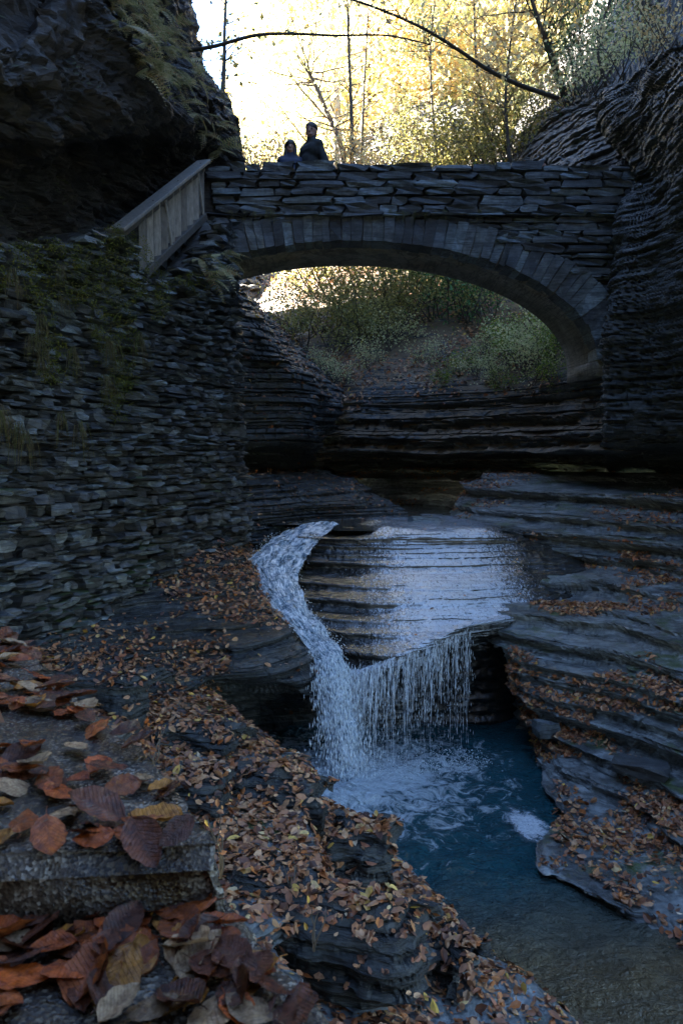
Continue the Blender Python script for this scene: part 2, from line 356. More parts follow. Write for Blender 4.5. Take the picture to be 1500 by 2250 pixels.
def white_water():
    m, t, N, L, B = mat('white_water'); uv = nd(N, "UVMap"); g = nd(N, "NewGeometry")
    n = noise(N, L, mapping(N, L, uv.outputs[0], (8, 20, 1)), 1.6, 8, .72, .9)
    n2 = noise(N, L, g.outputs["Position"], 16, 6, .7, .3)
    k = mth(N, L, 'ADD', mth(N, L, 'MULTIPLY', n.outputs[0], .65), mth(N, L, 'MULTIPLY', n2.outputs[0], .35))
    r = ramp(N, [(.40, (.012, .035, .05)), (.48, (.22, .3, .37)), (.58, (.92, .94, .96))]); L.new(k, r.inputs[0]); L.new(r.outputs[0], B.inputs["Base Color"])
    B.inputs["Roughness"].default_value = .25
    su = nd(N, "SeparateXYZ"); L.new(uv.outputs[0], su.inputs[0]); ed = mth(N, L, 'MULTIPLY', mth(N, L, 'ABSOLUTE', mth(N, L, 'SUBTRACT', su.outputs[0], .5)), 2.0)
    e1 = nd(N, "MapRange"); e1.inputs[1].default_value = .35; e1.inputs[2].default_value = 1.0; e1.inputs[3].default_value = .5; e1.inputs[4].default_value = .03; L.new(ed, e1.inputs[0])
    rx = ramp(N, [(.44, (0, 0, 0)), (.52, (1, 1, 1))]); L.new(mth(N, L, 'ADD', k, e1.outputs[0]), rx.inputs[0]); L.new(rx.outputs[0], B.inputs["Alpha"])
    bm = nd(N, "Bump"); bm.inputs["Strength"].default_value = .8; bm.inputs["Distance"].default_value = .03; L.new(k, bm.inputs["Height"]); L.new(bm.outputs[0], B.inputs["Normal"])
    return m
M['white_water'] = white_water()
M['spray'] = plain('spray', (.75, .8, .85), .2, .5)
def curtain():
    m, t, N, L, B = mat('water_threads'); g = nd(N, "NewGeometry"); n = noise(N, L, mapping(N, L, g.outputs["Position"], (1, 1, .35)), 22, 5, .7)
    r = ramp(N, [(.38, (.1, .1, .1)), (.62, (.85, .85, .85))]); L.new(n.outputs[0], r.inputs[0]); L.new(r.outputs[0], B.inputs["Alpha"]); B.inputs["Base Color"].default_value = (.78, .83, .88, 1); B.inputs["Roughness"].default_value = .2
    return m
M['curtain'] = curtain()
def film():
    """shale under a running film of water"""
    m, t, N, L, B = mat('wet_ledge_film'); g = nd(N, "NewGeometry"); pos = g.outputs["Position"]
    n1 = noise(N, L, mapping(N, L, pos, (1, 1, 8)), 2.5, 7, .6); r = ramp(N, [(.3, (.01, .011, .011)), (.7, (.035, .035, .032))]); L.new(n1.outputs[0], r.inputs[0])
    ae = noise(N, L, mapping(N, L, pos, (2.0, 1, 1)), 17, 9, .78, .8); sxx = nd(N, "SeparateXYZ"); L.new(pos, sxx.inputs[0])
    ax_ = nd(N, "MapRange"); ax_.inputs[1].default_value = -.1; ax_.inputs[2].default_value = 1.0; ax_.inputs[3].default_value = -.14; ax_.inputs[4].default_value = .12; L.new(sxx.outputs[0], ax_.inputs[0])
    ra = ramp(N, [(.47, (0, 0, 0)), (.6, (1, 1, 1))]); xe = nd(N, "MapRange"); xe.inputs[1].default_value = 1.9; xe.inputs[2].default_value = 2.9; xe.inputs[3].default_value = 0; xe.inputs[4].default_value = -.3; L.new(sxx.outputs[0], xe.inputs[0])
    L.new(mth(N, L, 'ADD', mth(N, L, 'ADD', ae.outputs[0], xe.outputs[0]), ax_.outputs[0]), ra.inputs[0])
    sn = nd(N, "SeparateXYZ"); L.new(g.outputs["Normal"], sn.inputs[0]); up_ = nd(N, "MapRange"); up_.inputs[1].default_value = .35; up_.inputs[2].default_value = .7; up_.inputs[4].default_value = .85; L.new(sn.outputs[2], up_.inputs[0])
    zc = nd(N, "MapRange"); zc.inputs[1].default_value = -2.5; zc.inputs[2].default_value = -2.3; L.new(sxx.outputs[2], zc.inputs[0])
    L.new(mixc(N, L, mth(N, L, 'MULTIPLY', mth(N, L, 'MULTIPLY', ra.outputs[0], zc.outputs[0]), up_.outputs[0]), r.outputs[0], (.62, .67, .74)), B.inputs["Base Color"]); B.inputs["Specular IOR Level"].default_value = .45  # pale towards the right: aerated water plus sky sheen painted into the colour
    rr = ramp(N, [(.35, (.07,)*3), (.65, (.22,)*3)]); n2 = noise(N, L, pos, 2.2, 4, .6); L.new(n2.outputs[0], rr.inputs[0]); L.new(rr.outputs[0], B.inputs["Roughness"])
    nb = noise(N, L, mapping(N, L, pos, (1.6, 1, 1)), 22, 6, .65, .5); bm = nd(N, "Bump"); bm.inputs["Strength"].default_value = .6; bm.inputs["Distance"].default_value = .02
    L.new(nb.outputs[0], bm.inputs["Height"]); L.new(bm.outputs[0], B.inputs["Normal"])
    B.inputs["Coat Weight"].default_value = 1.0; B.inputs["Coat Roughness"].default_value = .06; L.new(bm.outputs[0], B.inputs["Coat Normal"])
    return m
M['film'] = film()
def slab_mat():
    """old exposed-aggregate slab with a skin of water"""
    m, t, N, L, B = mat('pebbly_slab'); g = nd(N, "NewGeometry"); pos = g.outputs["Position"]
    v = nd(N, "TexVoronoi"); v.inputs["Scale"].default_value = 260; L.new(pos, v.inputs["Vector"])
    v2 = nd(N, "TexVoronoi"); v2.inputs["Scale"].default_value = 60; L.new(pos, v2.inputs["Vector"])
    r = ramp(N, [(0, (.014, .01, .007)), (.4, (.045, .033, .023)), (.8, (.11, .088, .064)), (1, (.28, .25, .2))]); sp = nd(N, "SeparateColor"); L.new(v.outputs["Color"], sp.inputs[0]); L.new(sp.outputs[0], r.inputs[0])
    n = noise(N, L, pos, 6, 5, .65); rn = ramp(N, [(.38, (.3, .24, .14)), (.6, (1.1, 1.1, 1.1))]); L.new(n.outputs[0], rn.inputs[0])
    c = mixc(N, L, 1.0, r.outputs[0], rn.outputs[0], 'MULTIPLY'); L.new(c, B.inputs["Base Color"])
    n2 = noise(N, L, pos, 9, 4, .6); rr = ramp(N, [(.45, (.05,)*3), (.66, (.3,)*3)]); L.new(n2.outputs[0], rr.inputs[0]); L.new(rr.outputs[0], B.inputs["Roughness"])
    bm = nd(N, "Bump"); bm.inputs["Strength"].default_value = .7; bm.inputs["Distance"].default_value = .006
    nf = noise(N, L, pos, 60, 7, .7, .6); L.new(mth(N, L, 'ADD', mth(N, L, 'MULTIPLY', v.outputs[0], .35), nf.outputs[0]), bm.inputs["Height"]); L.new(bm.outputs[0], B.inputs["Normal"])
    return m
M['slab'] = slab_mat()
#SECTION_STRUCTURE
# ------------------------------------------------------------------ terrain of the gorge
# right bank below the cliff: the recess floor, the plunge-pool alcove upstream and the water line
patch("terrace_upper", [
    [(640, 1016, 21), (760, 1018, 20), (880, 1020, 19.5), (990, 1020, 19), (1060, 1024, 17.8), (1200, 1030, 15.6), (1350, 1034, 14), (1500, 1038, 12.9), (1900, 1050, 11)],
    [(660, 1022, 19), (790, 1046, 17.6), (890, 1037, 17.9), (990, 1037, 17), (1042, 1048, 14.6), (1200, 1056, 13.4), (1350, 1060, 12.3), (1500, 1064, 11.1), (1900, 1090, 9)],
    [(680, 1062, 18.8), (795, 1078, 17.4), (895, 1072, 17.7), (992, 1073, 16.6), (1032, 1092, 13.9), (1190, 1104, 12.4), (1345, 1110, 11.4), (1500, 1116, 10.4), (1900, 1160, 8.3)],
    [(690, 1105, 18.6), (800, 1110, 17.3), (895, 1108, 17.5), (985, 1112, 16.4), (1006, 1146, 12.9), (1150, 1162, 11.6), (1320, 1176, 10.7), (1500, 1196, 9.7), (1900, 1270, 7.2)],
    [(700, 1130, 18), (800, 1135, 17), (890, 1135, 17), (960, 1150, 15), (985, 1175, 12.6), (1140, 1190, 11.5), (1320, 1200, 10.6), (1500, 1220, 9.6), (1900, 1300, 7.1)],
], 150, 420, M['shale'], strata=(.06, .05), terr=(.2, 1.0), fb=(1.1, .07), seed=3)
patch("terrace_lower", [
    [(960, 1142, 13.2), (1010, 1148, 12.6), (1150, 1160, 11.6), (1320, 1174, 10.75), (1500, 1192, 9.75), (1900, 1265, 7.2)],
    [(1010, 1220, 11.6), (1120, 1225, 11.25), (1200, 1230, 10.95), (1330, 1246, 10.25), (1500, 1277, 9.15), (1900, 1370, 6.8)],
    [(1000, 1350, 9.6), (1110, 1352, 9.2), (1190, 1354, 9.05), (1330, 1380, 8.5), (1500, 1428, 7.5), (1900, 1560, 5.7)],
    [(1080, 1400, 9.6), (1122, 1420, 8.75), (1165, 1440, 8.45), (1330, 1478, 7.8), (1500, 1532, 7.0), (1900, 1700, 5.3)],
    [(1105, 1475, 9.9), (1140, 1530, 8.4), (1195, 1545, 8.05), (1340, 1582, 7.55), (1500, 1640, 6.85), (1900, 1850, 5.2)],
    [(1120, 1560, 9.9), (1172, 1612, 8.2), (1225, 1640, 7.75), (1350, 1675, 7.2), (1500, 1742, 6.5), (1900, 1990, 4.9)],
    [(1130, 1640, 9.6), (1180, 1705, 7.75), (1240, 1742, 7.02), (1350, 1785, 6.6), (1500, 1850, 5.95), (1900, 2080, 4.7)],
    [(1150, 1740, 8.0), (1198, 1795, 6.75), (1248, 1802, 6.54), (1350, 1862, 6.05), (1500, 1915, 5.7), (1900, 2150, 4.6)],
    [(1130, 1850, 6.9), (1182, 1893, 5.86), (1228, 1915, 5.74), (1360, 1987, 5.3), (1500, 2062, 4.93), (1900, 2320, 3.95)],
    [(1130, 1900, 6.6), (1186, 1925, 5.95), (1232, 1950, 5.82), (1362, 2034, 5.36), (1500, 2130, 4.95), (1900, 2400, 3.95)],
    [(1130, 2100, 6.6), (1190, 2100, 6.05), (1240, 2130, 5.9), (1365, 2200, 5.5), (1500, 2300, 5.05), (1900, 2600, 4.0)],
], 520, 380, M['shale'], strata=(.045, .05), terr=(.16, 1.0), fb=(1.5, .09), seed=5, fine=.014)
# the bank behind the bridge, overhanging the recess
patch("far_bank", [
    [(450, 520, 36), (540, 520, 34), (800, 520, 30), (1000, 520, 26), (1150, 540, 23), (1300, 580, 18.5), (1420, 600, 16)],
    [(500, 640, 27), (600, 640, 25), (800, 630, 23), (1000, 620, 21.5), (1150, 640, 19.5), (1300, 680, 16.5), (1420, 690, 14.5)],
    [(560, 760, 22.5), (660, 760, 20.5), (800, 740, 19.6), (950, 735, 18.6), (1150, 740, 17), (1300, 770, 14.6), (1420, 780, 13.4)],
    [(640, 850, 21), (735, 850, 18.2), (850, 835, 17.4), (1000, 840, 16.5), (1150, 840, 15.3), (1300, 795, 13.2), (1420, 800, 12.6)],
    [(620, 905, 21), (722, 905, 17.6), (850, 905, 16.9), (1000, 905, 16.1), (1150, 900, 14.9), (1325, 890, 12.7), (1420, 890, 12.3)],
    [(600, 980, 21), (700, 980, 17.3), (850, 982, 16.6), (1000, 982, 15.7), (1150, 978, 14.4), (1330, 970, 12.3), (1420, 965, 12)],
    [(600, 1000, 21.2), (696, 1000, 17.8), (850, 1000, 17.4), (1000, 998, 16.9), (1150, 998, 15.8), (1330, 998, 13.6), (1420, 1000, 13.2)],
    [(600, 1050, 21.5), (690, 1050, 20.2), (850, 1050, 19.7), (1000, 1050, 18.7), (1150, 1055, 17.2), (1330, 1060, 15), (1420, 1065, 14.6)],
], 330, 360, M['bank'], strata=(.09, .10), terr=(.26, .7), fb=(.8, .14), seed=8, zfade=(.6, 1.5))
# cliff on the right
patch("right_cliff", [
    [('w', 9, 17, 14), ('w', 8.5, 15, 14), ('w', 8, 12.5, 13), ('w', 7.5, 9.5, 12), ('w', 7, 5, 11), ('w', 7, -4, 11)],
    [(1420, 150, 16.5), (1360, 160, 15), (1420, 125, 13), (1500, 65, 11.2), (1750, -100, 8.6), (3000, -500, 3.6)],
    [(1410, 230, 15.5), (1327, 200, 13.4), (1400, 165, 12.0), (1500, 100, 10.2), (1750, -20, 8.0), (3000, -200, 3.3)],
    [(1420, 270, 15.5), (1312, 252, 13.1), (1400, 245, 11.5), (1500, 225, 9.9), (1750, 160, 7.7), (3000, 60, 3.2)],
    [(1430, 320, 15), (1336, 305, 12.8), (1420, 325, 11.5), (1500, 325, 10.1), (1750, 300, 7.9), (3000, 250, 3.2)],
    [(1450, 380, 14.5), (1397, 372, 12.1), (1440, 400, 11.3), (1500, 420, 10.3), (1750, 420, 8.1), (3000, 450, 3.3)],
    [(1440, 470, 14.5), (1352, 476, 11.85), (1420, 500, 11.1), (1500, 520, 10.4), (1750, 540, 8.3), (3000, 600, 3.4)],
    [(1440, 590, 14.5), (1346, 590, 11.75), (1420, 600, 11.0), (1500, 620, 10.3), (1750, 650, 8.2), (3000, 750, 3.4)],
    [(1440, 710, 14.5), (1338, 715, 11.75), (1420, 720, 11.1), (1500, 730, 10.4), (1750, 760, 8.4), (3000, 850, 3.5)],
    [(1430, 830, 14), (1322, 830, 11.8), (1420, 835, 11.2), (1500, 840, 10.6), (1750, 860, 8.7), (3000, 900, 3.6)],
    [(1420, 960, 14), (1320, 958, 11.9), (1420, 958, 11.3), (1500, 960, 10.8), (1750, 965, 9), (3000, 990, 3.7)],
    [(1430, 1000, 15), (1325, 1000, 13), (1420, 1004, 12.5), (1500, 1008, 12), (1750, 1012, 10.2), (3000, 1040, 4.3)],
    [(1430, 1080, 17), (1330, 1080, 15.4), (1420, 1085, 14.8), (1500, 1095, 14), (1750, 1120, 12), (3000, 1200, 5.2)],
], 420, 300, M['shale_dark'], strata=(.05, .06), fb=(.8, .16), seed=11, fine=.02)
# left cliff: overhanging dark wall, fern-hung lip, rough rock above the stairs
patch("left_cliff", [
    [('w', -13, -12, 27), ('w', -13, 2, 27), ('w', -13, 8, 27), ('w', -13, 14, 26.5), ('w', -13, 20, 26), ('w', -13, 26, 25)],
    [('w', -8, -5, 14), ('w', -7.5, 3, 14), ('w', -7.5, 8, 13.5), ('w', -7.5, 12.5, 13), ('w', -7.5, 16, 12.5), ('w', -8, 22, 12)],
    [('w', -4.5, -4, 7), (-300, -320, 5.6), (140, -320, 8), (250, -300, 10.5), (350, -280, 13), (340, -280, 19)],
    [('w', -4.4, -4, 4), (-300, -10, 5.0), (215, -20, 8.2), (300, -10, 10.4), (398, 0, 13), (400, 0, 18)],
    [('w', -4.5, -4, 3), (-300, 110, 5.2), (268, 120, 8.6), (345, 120, 10.8), (428, 130, 13), (430, 130, 17.5)],
    [('w', -4.7, -4, 2.4), (-300, 240, 5.6), (322, 240, 9.2), (400, 240, 11.1), (488, 240, 13.2), (490, 240, 17.5)],
    [('w', -4.9, -4, 2), (-300, 310, 6.0), (300, 300, 10.6), (400, 320, 12.2), (512, 320, 13.5), (515, 320, 17)],
    [('w', -5, -4, 1.6), (-300, 420, 6.4), (270, 400, 10.9), (390, 400, 12.6), (510, 400, 13.8), (515, 400, 17)],
    [('w', -5, -4, 1), (-300, 540, 6.7), (240, 520, 10.8), (370, 500, 12.4), (505, 500, 13.9), (510, 500, 17)],
    [('w', -4.9, -4, 0.4), (-300, 640, 6.9), (200, 620, 10.2), (360, 600, 12.2), (500, 600, 14), (505, 600, 17)],
    [('w', -4.7, -4, -1), (-300, 800, 7.0), (200, 760, 10.2), (360, 720, 12.2), (500, 720, 14), (505, 720, 17)],
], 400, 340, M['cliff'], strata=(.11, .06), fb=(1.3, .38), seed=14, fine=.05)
# the gorge winds on behind the camera: unseen wall added to cut frontal light
patch("downstream_light_blocker", [
    [('w', -15, -8, 24), ('w', -8, -14, 22), ('w', 0, -16, 20), ('w', 8, -14, 20), ('w', 14, -8, 20)],
    [('w', -10, -6, 12), ('w', -6, -9, 11), ('w', 0, -10, 11), ('w', 6, -9, 11), ('w', 9.5, -5, 11)],
    [('w', -7, -5, 3), ('w', -4.5, -7, 3), ('w', 0, -8, 3), ('w', 4.5, -7, 3), ('w', 7, -4, 3)],
    [('w', -6, -4, -5), ('w', -4, -6, -5), ('w', 0, -7, -5), ('w', 4, -6, -5), ('w', 6, -4, -5)],
], 90, 110, M['cliff'], strata=(.3, .2), fb=(.5, .5), seed=47)
# rock under the bridge on the left
patch("left_bank_rock", [
    [(420, 600, 16), (520, 640, 16), (570, 680, 18), (600, 690, 22)],
    [(420, 680, 14), (548, 692, 14.8), (610, 745, 16), (690, 790, 21)],
    [(420, 760, 13.6), (560, 775, 14.4), (670, 815, 15.3), (745, 850, 20)],
    [(420, 850, 13.5), (560, 860, 14.2), (700, 868, 15), (748, 882, 17)],
    [(420, 930, 13.5), (560, 930, 14.1), (690, 925, 14.8), (744, 930, 16.4)],
    [(420, 985, 13.7), (560, 988, 14.2), (650, 995, 14.8), (695, 1000, 16.2)],
    [(420, 1050, 16.8), (560, 1050, 17), (640, 1050, 18), (690, 1050, 20)],
], 240, 200, M['shale_dark'], strata=(.09, .09), fb=(1.0, .18), seed=17)
patch("left_tongue_rock", [
    [(400, 1020, 16.5), (560, 1020, 16.8), (660, 1018, 18.2), (705, 1020, 19.5)],
    [(400, 1046, 13.0), (560, 1046, 13.5), (690, 1040, 15.6), (790, 1058, 16.4)],
    [(400, 1090, 12.2), (560, 1085, 12.6), (720, 1088, 13.7), (852, 1100, 14.5)],
    [(400, 1140, 11.8), (560, 1132, 12.2), (720, 1125, 13.3), (892, 1119, 14.1)],
    [(400, 1230, 11.6), (560, 1205, 11.9), (720, 1160, 12.9), (900, 1140, 13.6)],
], 160, 260, M['wet_shale'], strata=(.06, .05), terr=(.14, .6), fb=(1.2, .05), seed=20)
# shelf the water runs over, its lip, and the cave beneath
SH = [
    [(560, 1128, 15.5), (700, 1126, 15.2), (860, 1126, 15), (980, 1128, 14.8), (1060, 1132, 14.2), (1100, 1136, 14)],
    [(640, 1160, 11.6), (720, 1160, 11.4), (860, 1158, 11.35), (980, 1158, 11.35), (1080, 1160, 11.4), (1130, 1164, 12)],
    [(655, 1196, 11.1), (740, 1200, 10.85), (860, 1200, 10.8), (1000, 1200, 10.8), (1130, 1200, 10.95), (1210, 1205, 11.2)],
    [(650, 1245, 10.6), (760, 1252, 10.3), (880, 1252, 10.25), (1020, 1250, 10.3), (1190, 1240, 10.6), (1290, 1240, 10.8)],
    [(655, 1300, 9.9), (760, 1312, 9.55), (880, 1315, 9.5), (1020, 1310, 9.55), (1190, 1296, 9.9), (1300, 1290, 10.2)],
    [(690, 1360, 9.15), (775, 1384, 8.8), (880, 1382, 8.8), (1000, 1368, 9.0), (1150, 1346, 9.3), (1270, 1345, 9.7)],
    [(758, 1462, 8.3), (800, 1466, 8.2), (870, 1440, 8.25), (960, 1404, 8.5), (1045, 1374, 8.75), (1240, 1400, 9.6)],
    [(775, 1500, 8.35), (815, 1490, 8.3), (875, 1462, 8.35), (965, 1422, 8.6), (1060, 1390, 8.85), (1240, 1420, 9.8)],
    [(775, 1505, 8.8), (825, 1500, 8.85), (885, 1480, 8.9), (970, 1450, 9.0), (1070, 1420, 9.2), (1240, 1440, 9.8)],
    [(770, 1570, 9.0), (825, 1575, 9.1), (890, 1575, 9.2), (970, 1570, 9.25), (1080, 1560, 9.3), (1240, 1550, 9.7)],
    [(770, 1760, 8.8), (825, 1760, 8.9), (890, 1760, 9.0), (970, 1760, 9.05), (1090, 1760, 9.0), (1240, 1760, 9.4)],
]
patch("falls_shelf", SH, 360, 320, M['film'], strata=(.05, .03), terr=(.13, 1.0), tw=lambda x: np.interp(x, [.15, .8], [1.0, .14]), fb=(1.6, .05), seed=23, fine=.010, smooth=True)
# left bank between the dry-stone wall and the chute, ending in the rounded nose over the pool
patch("left_ledge", [
    [(-200, 1340, 6.9), (80, 1330, 7.7), (260, 1260, 8.9), (400, 1200, 10), (505, 1160, 11), (520, 1130, 12.2)],
    [(-160, 1440, 6.5), (130, 1390, 7.6), (290, 1320, 8.7), (410, 1260, 9.7), (520, 1200, 10.7), (560, 1200, 12)],
    [(-60, 1480, 6.4), (190, 1430, 7.5), (340, 1370, 8.4), (450, 1310, 9.2), (552, 1252, 10.1), (600, 1260, 11.4)],
    [(20, 1520, 6.4), (270, 1470, 7.4), (390, 1420, 8.0), (490, 1365, 8.6), (585, 1322, 9.4), (645, 1335, 10.6)],
    [(100, 1560, 6.4), (330, 1500, 7.3), (430, 1450, 7.8), (520, 1405, 8.2), (645, 1382, 8.8), (700, 1400, 10)],
    [(150, 1600, 6.4), (390, 1510, 7.35), (470, 1466, 7.65), (560, 1440, 7.9), (688, 1440, 8.4), (735, 1460, 9.6)],
    [(200, 1640, 6.5), (430, 1515, 7.5), (485, 1492, 7.6), (580, 1494, 7.75), (698, 1515, 8.15), (745, 1520, 9.4)],
    [(260, 1680, 7), (450, 1550, 8.3), (520, 1530, 8.5), (610, 1532, 8.6), (705, 1535, 8.8), (750, 1540, 10)],
    [(330, 1750, 8), (470, 1650, 8.7), (540, 1630, 8.95), (630, 1625, 9.1), (715, 1620, 9.3), (760, 1610, 10.2)],
    [(330, 1900, 8), (470, 1850, 8.5), (540, 1850, 8.7), (630, 1850, 8.8), (715, 1850, 9.0), (760, 1850, 10)],
], 380, 320, M['wet_shale'], strata=(.06, .035), terr=(.16, .55), fb=(1.1, .10), seed=26)
# leaf-covered slope in front of the pool
patch("leafy_slope", [
    [(-200, 1400, 7.0), (150, 1440, 7.5), (330, 1485, 7.4), (452, 1496, 7.5), (475, 1530, 7.8), (500, 1640, 8.6)],
    [(-100, 1560, 5.2), (200, 1570, 5.7), (380, 1580, 6.1), (515, 1570, 6.6), (540, 1600, 6.9), (590, 1760, 7.6)],
    [(0, 1650, 4.7), (280, 1650, 5.2), (470, 1650, 5.6), (640, 1655, 6.05), (660, 1700, 6.3), (690, 1860, 6.9)],
    [(100, 1750, 4.3), (340, 1750, 4.75), (560, 1738, 5.2), (765, 1738, 5.55), (790, 1790, 5.8), (810, 1960, 6.3)],
    [(200, 1840, 4.0), (430, 1840, 4.3), (660, 1830, 4.75), (868, 1845, 5.0), (890, 1900, 5.2), (910, 2060, 5.7)],
    [(300, 1920, 3.65), (500, 1920, 3.95), (730, 1930, 4.3), (945, 1950, 4.5), (972, 1990, 4.62), (990, 2150, 5.2)],
    [(360, 1975, 3.4), (560, 1985, 3.65), (760, 2035, 3.9), (960, 2020, 4.2), (1010, 2060, 4.3), (1040, 2240, 4.9)],
    [(380, 2040, 3.45), (600, 2080, 3.62), (790, 2165, 3.85), (960, 2165, 4.12), (1080, 2150, 4.2), (1120, 2330, 4.8)],
    [(420, 2100, 3.2), (640, 2150, 3.35), (830, 2225, 3.55), (970, 2250, 3.85), (1130, 2260, 4.0), (1180, 2420, 4.6)],
    [(420, 2350, 2.6), (640, 2360, 2.8), (830, 2400, 3.0), (1000, 2440, 3.2), (1180, 2480, 3.4), (1240, 2650, 4.0)],
], 460, 380, M['shale'], strata=(.06, .04), terr=(.3, .8), fb=(1.6, .10), seed=29, fine=.014)
patch("waterside_ledge", [
    [(930, 2000, 5.2), (990, 2040, 5.0), (1015, 2050, 5.06), (1030, 2150, 5.5)],
    [(1000, 2100, 4.7), (1060, 2105, 4.7), (1110, 2110, 4.78), (1130, 2220, 5.1)],
    [(1060, 2190, 4.3), (1130, 2180, 4.36), (1195, 2185, 4.46), (1220, 2300, 4.8)],
    [(1100, 2290, 3.95), (1190, 2270, 4.05), (1285, 2275, 4.15), (1310, 2400, 4.5)],
    [(1180, 2450, 3.4), (1280, 2450, 3.5), (1400, 2460, 3.6), (1430, 2600, 3.9)],
], 160, 90, M['shale'], strata=(.05, .02), terr=(.1, .4), fb=(2, .05), seed=31)
# bare rock slope and outcrop beyond the bridge on the right, sunlit wall on the left
patch("far_rock_slope", [
    [('w', 9.5, 30, 17), ('w', 8.8, 24, 15.5), ('w', 8.3, 19, 14), ('w', 8, 14, 13)],
    [(1180, 190, 27), (1240, 175, 22), (1320, 170, 17.5), (1480, 160, 13.2)],
    [(1120, 300, 24), (1180, 270, 20), (1290, 260, 16), (1470, 280, 12.8)],
    [(1090, 380, 22), (1150, 370, 18.5), (1260, 380, 15), (1460, 420, 12.6)],
    [(1080, 470, 21), (1140, 480, 18), (1250, 500, 14.8), (1460, 560, 12.6)],
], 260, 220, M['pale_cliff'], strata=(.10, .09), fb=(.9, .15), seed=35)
patch("far_outcrop", [
    [(790, 300, 36), (880, 235, 34), (960, 225, 31), (1100, 210, 29)],
    [(775, 330, 32), (850, 275, 29), (960, 255, 27), (1100, 250, 25)],
    [(770, 370, 28), (850, 330, 26), (970, 320, 24), (1100, 330, 22)],
    [(760, 440, 27), (850, 430, 25), (980, 430, 23), (1110, 440, 21)],
    [(760, 560, 26), (850, 560, 24), (980, 560, 22), (1110, 560, 20.5)],
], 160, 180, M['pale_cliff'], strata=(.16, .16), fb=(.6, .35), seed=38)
patch("far_left_wall", [
    [(380, 380, 30), (520, 420, 31), (640, 470, 34), (740, 520, 38)],
    [(400, 520, 27), (530, 520, 28), (650, 545, 31), (730, 570, 35)],
    [(420, 640, 24), (540, 640, 25), (640, 650, 28), (720, 660, 33)],
    [(430, 760, 21), (545, 760, 22), (640, 780, 25), (720, 790, 30)],
    [(430, 900, 20), (560, 900, 21), (650, 900, 23), (720, 900, 27)],
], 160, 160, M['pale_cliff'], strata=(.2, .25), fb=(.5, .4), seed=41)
patch("far_left_sun_blocker", [  # unseen slope added to keep the sun off the banks beyond the bridge
    [('w', -13, 13, 29), ('w', -12.5, 20, 31), ('w', -12.5, 31, 33)],
    [('w', -7, 13, 12), ('w', -7.2, 20, 12), ('w', -8, 26.6, 12)],
    [('w', -5.2, 13, 5), ('w', -5.4, 20, 6), ('w', -7, 26, 7)],
    [('w', -4, 13, -1), ('w', -4.4, 20, 0), ('w', -6.5, 26, 2)],
], 160, 120, M['cliff'], strata=(.2, .2), fb=(.5, .5), seed=44, outward=(1, 0, 0))
# the wooded hillside beyond
xs = np.linspace(-75, 75, 90); ys = np.linspace(26, 130, 80)
X, Y = np.meshgrid(xs, ys)
Z = 5.5+np.clip(Y-30, 0, None)*.50+np.clip(np.abs(X-2)-6, 0, None)*.25+1.6*fbm(X*.12, Y*.12, X*0, 4, 61)
Z = np.where(Y < 30, Z-(30-Y)*2.6, Z)
def hill_z(x, y):
    return 5.5+max(y-30, 0)*.50+max(abs(x-2)-6, 0)*.25+1.6*float(fbm(np.array(x*.12), np.array(y*.12), np.array(0.), 4, 61)) 
o = link("hillside", np_mesh("hillside", np.stack([X, Y, Z], -1).reshape(-1, 3), gridfaces(80, 90)[:, ::-1], M['hill'])); o["kind"] = "structure"
# stream bed and everything below: one wide sheet far under the gorge
xs = np.linspace(-60, 60, 60); ys = np.linspace(-30, 60, 60); X, Y = np.meshgrid(xs, ys)
Z = -4.3+.15*fbm(X*.3, Y*.3, X*0, 3, 5)
o = link("ground", np_mesh("ground", np.stack([X, Y, Z], -1).reshape(-1, 3), gridfaces(60, 60)[:, ::-1], M['soil'])); o["kind"] = "structure"

# water
def water_sheet(name, pts, z, n, m, wave=.02, fq=2.2, seed=1):
    xs = np.linspace(pts[0], pts[1], n); ys = np.linspace(pts[2], pts[3], m); X, Y = np.meshgrid(xs, ys)
    if name == 'stream_water': ym = np.where(X > -.05, pts[2], np.where(X < -.45, 12.25, pts[2]+(12.25-pts[2])*(-.05-X)/.4)); Y = ym+(Y-pts[2])*(pts[3]-ym)/(pts[3]-pts[2])
    fx, fy = FOOT[0], FOOT[1]; dd = np.hypot(X-fx, Y-fy)
    Z = z+wave*(1+1.5*np.exp(-dd))*fbm(X*fq, Y*fq*1.4, X*0, 5, seed)
    o = link(name, np_mesh(name, np.stack([X, Y, Z], -1).reshape(-1, 3), gridfaces(m, n)[:, ::-1], mt)); o["kind"] = "structure"; return o
ZP = -3.3
mt = M['pool']; water_sheet("pool_water", (-3.5, 5.5, 1.0, 11.5), ZP, 300, 340, .055, 3.2, 71)
mt = M['stream']; water_sheet("stream_water", (-1.9, 2.6, 11.25, 22), -1.115, 120, 160, .012, 2.2, 72)
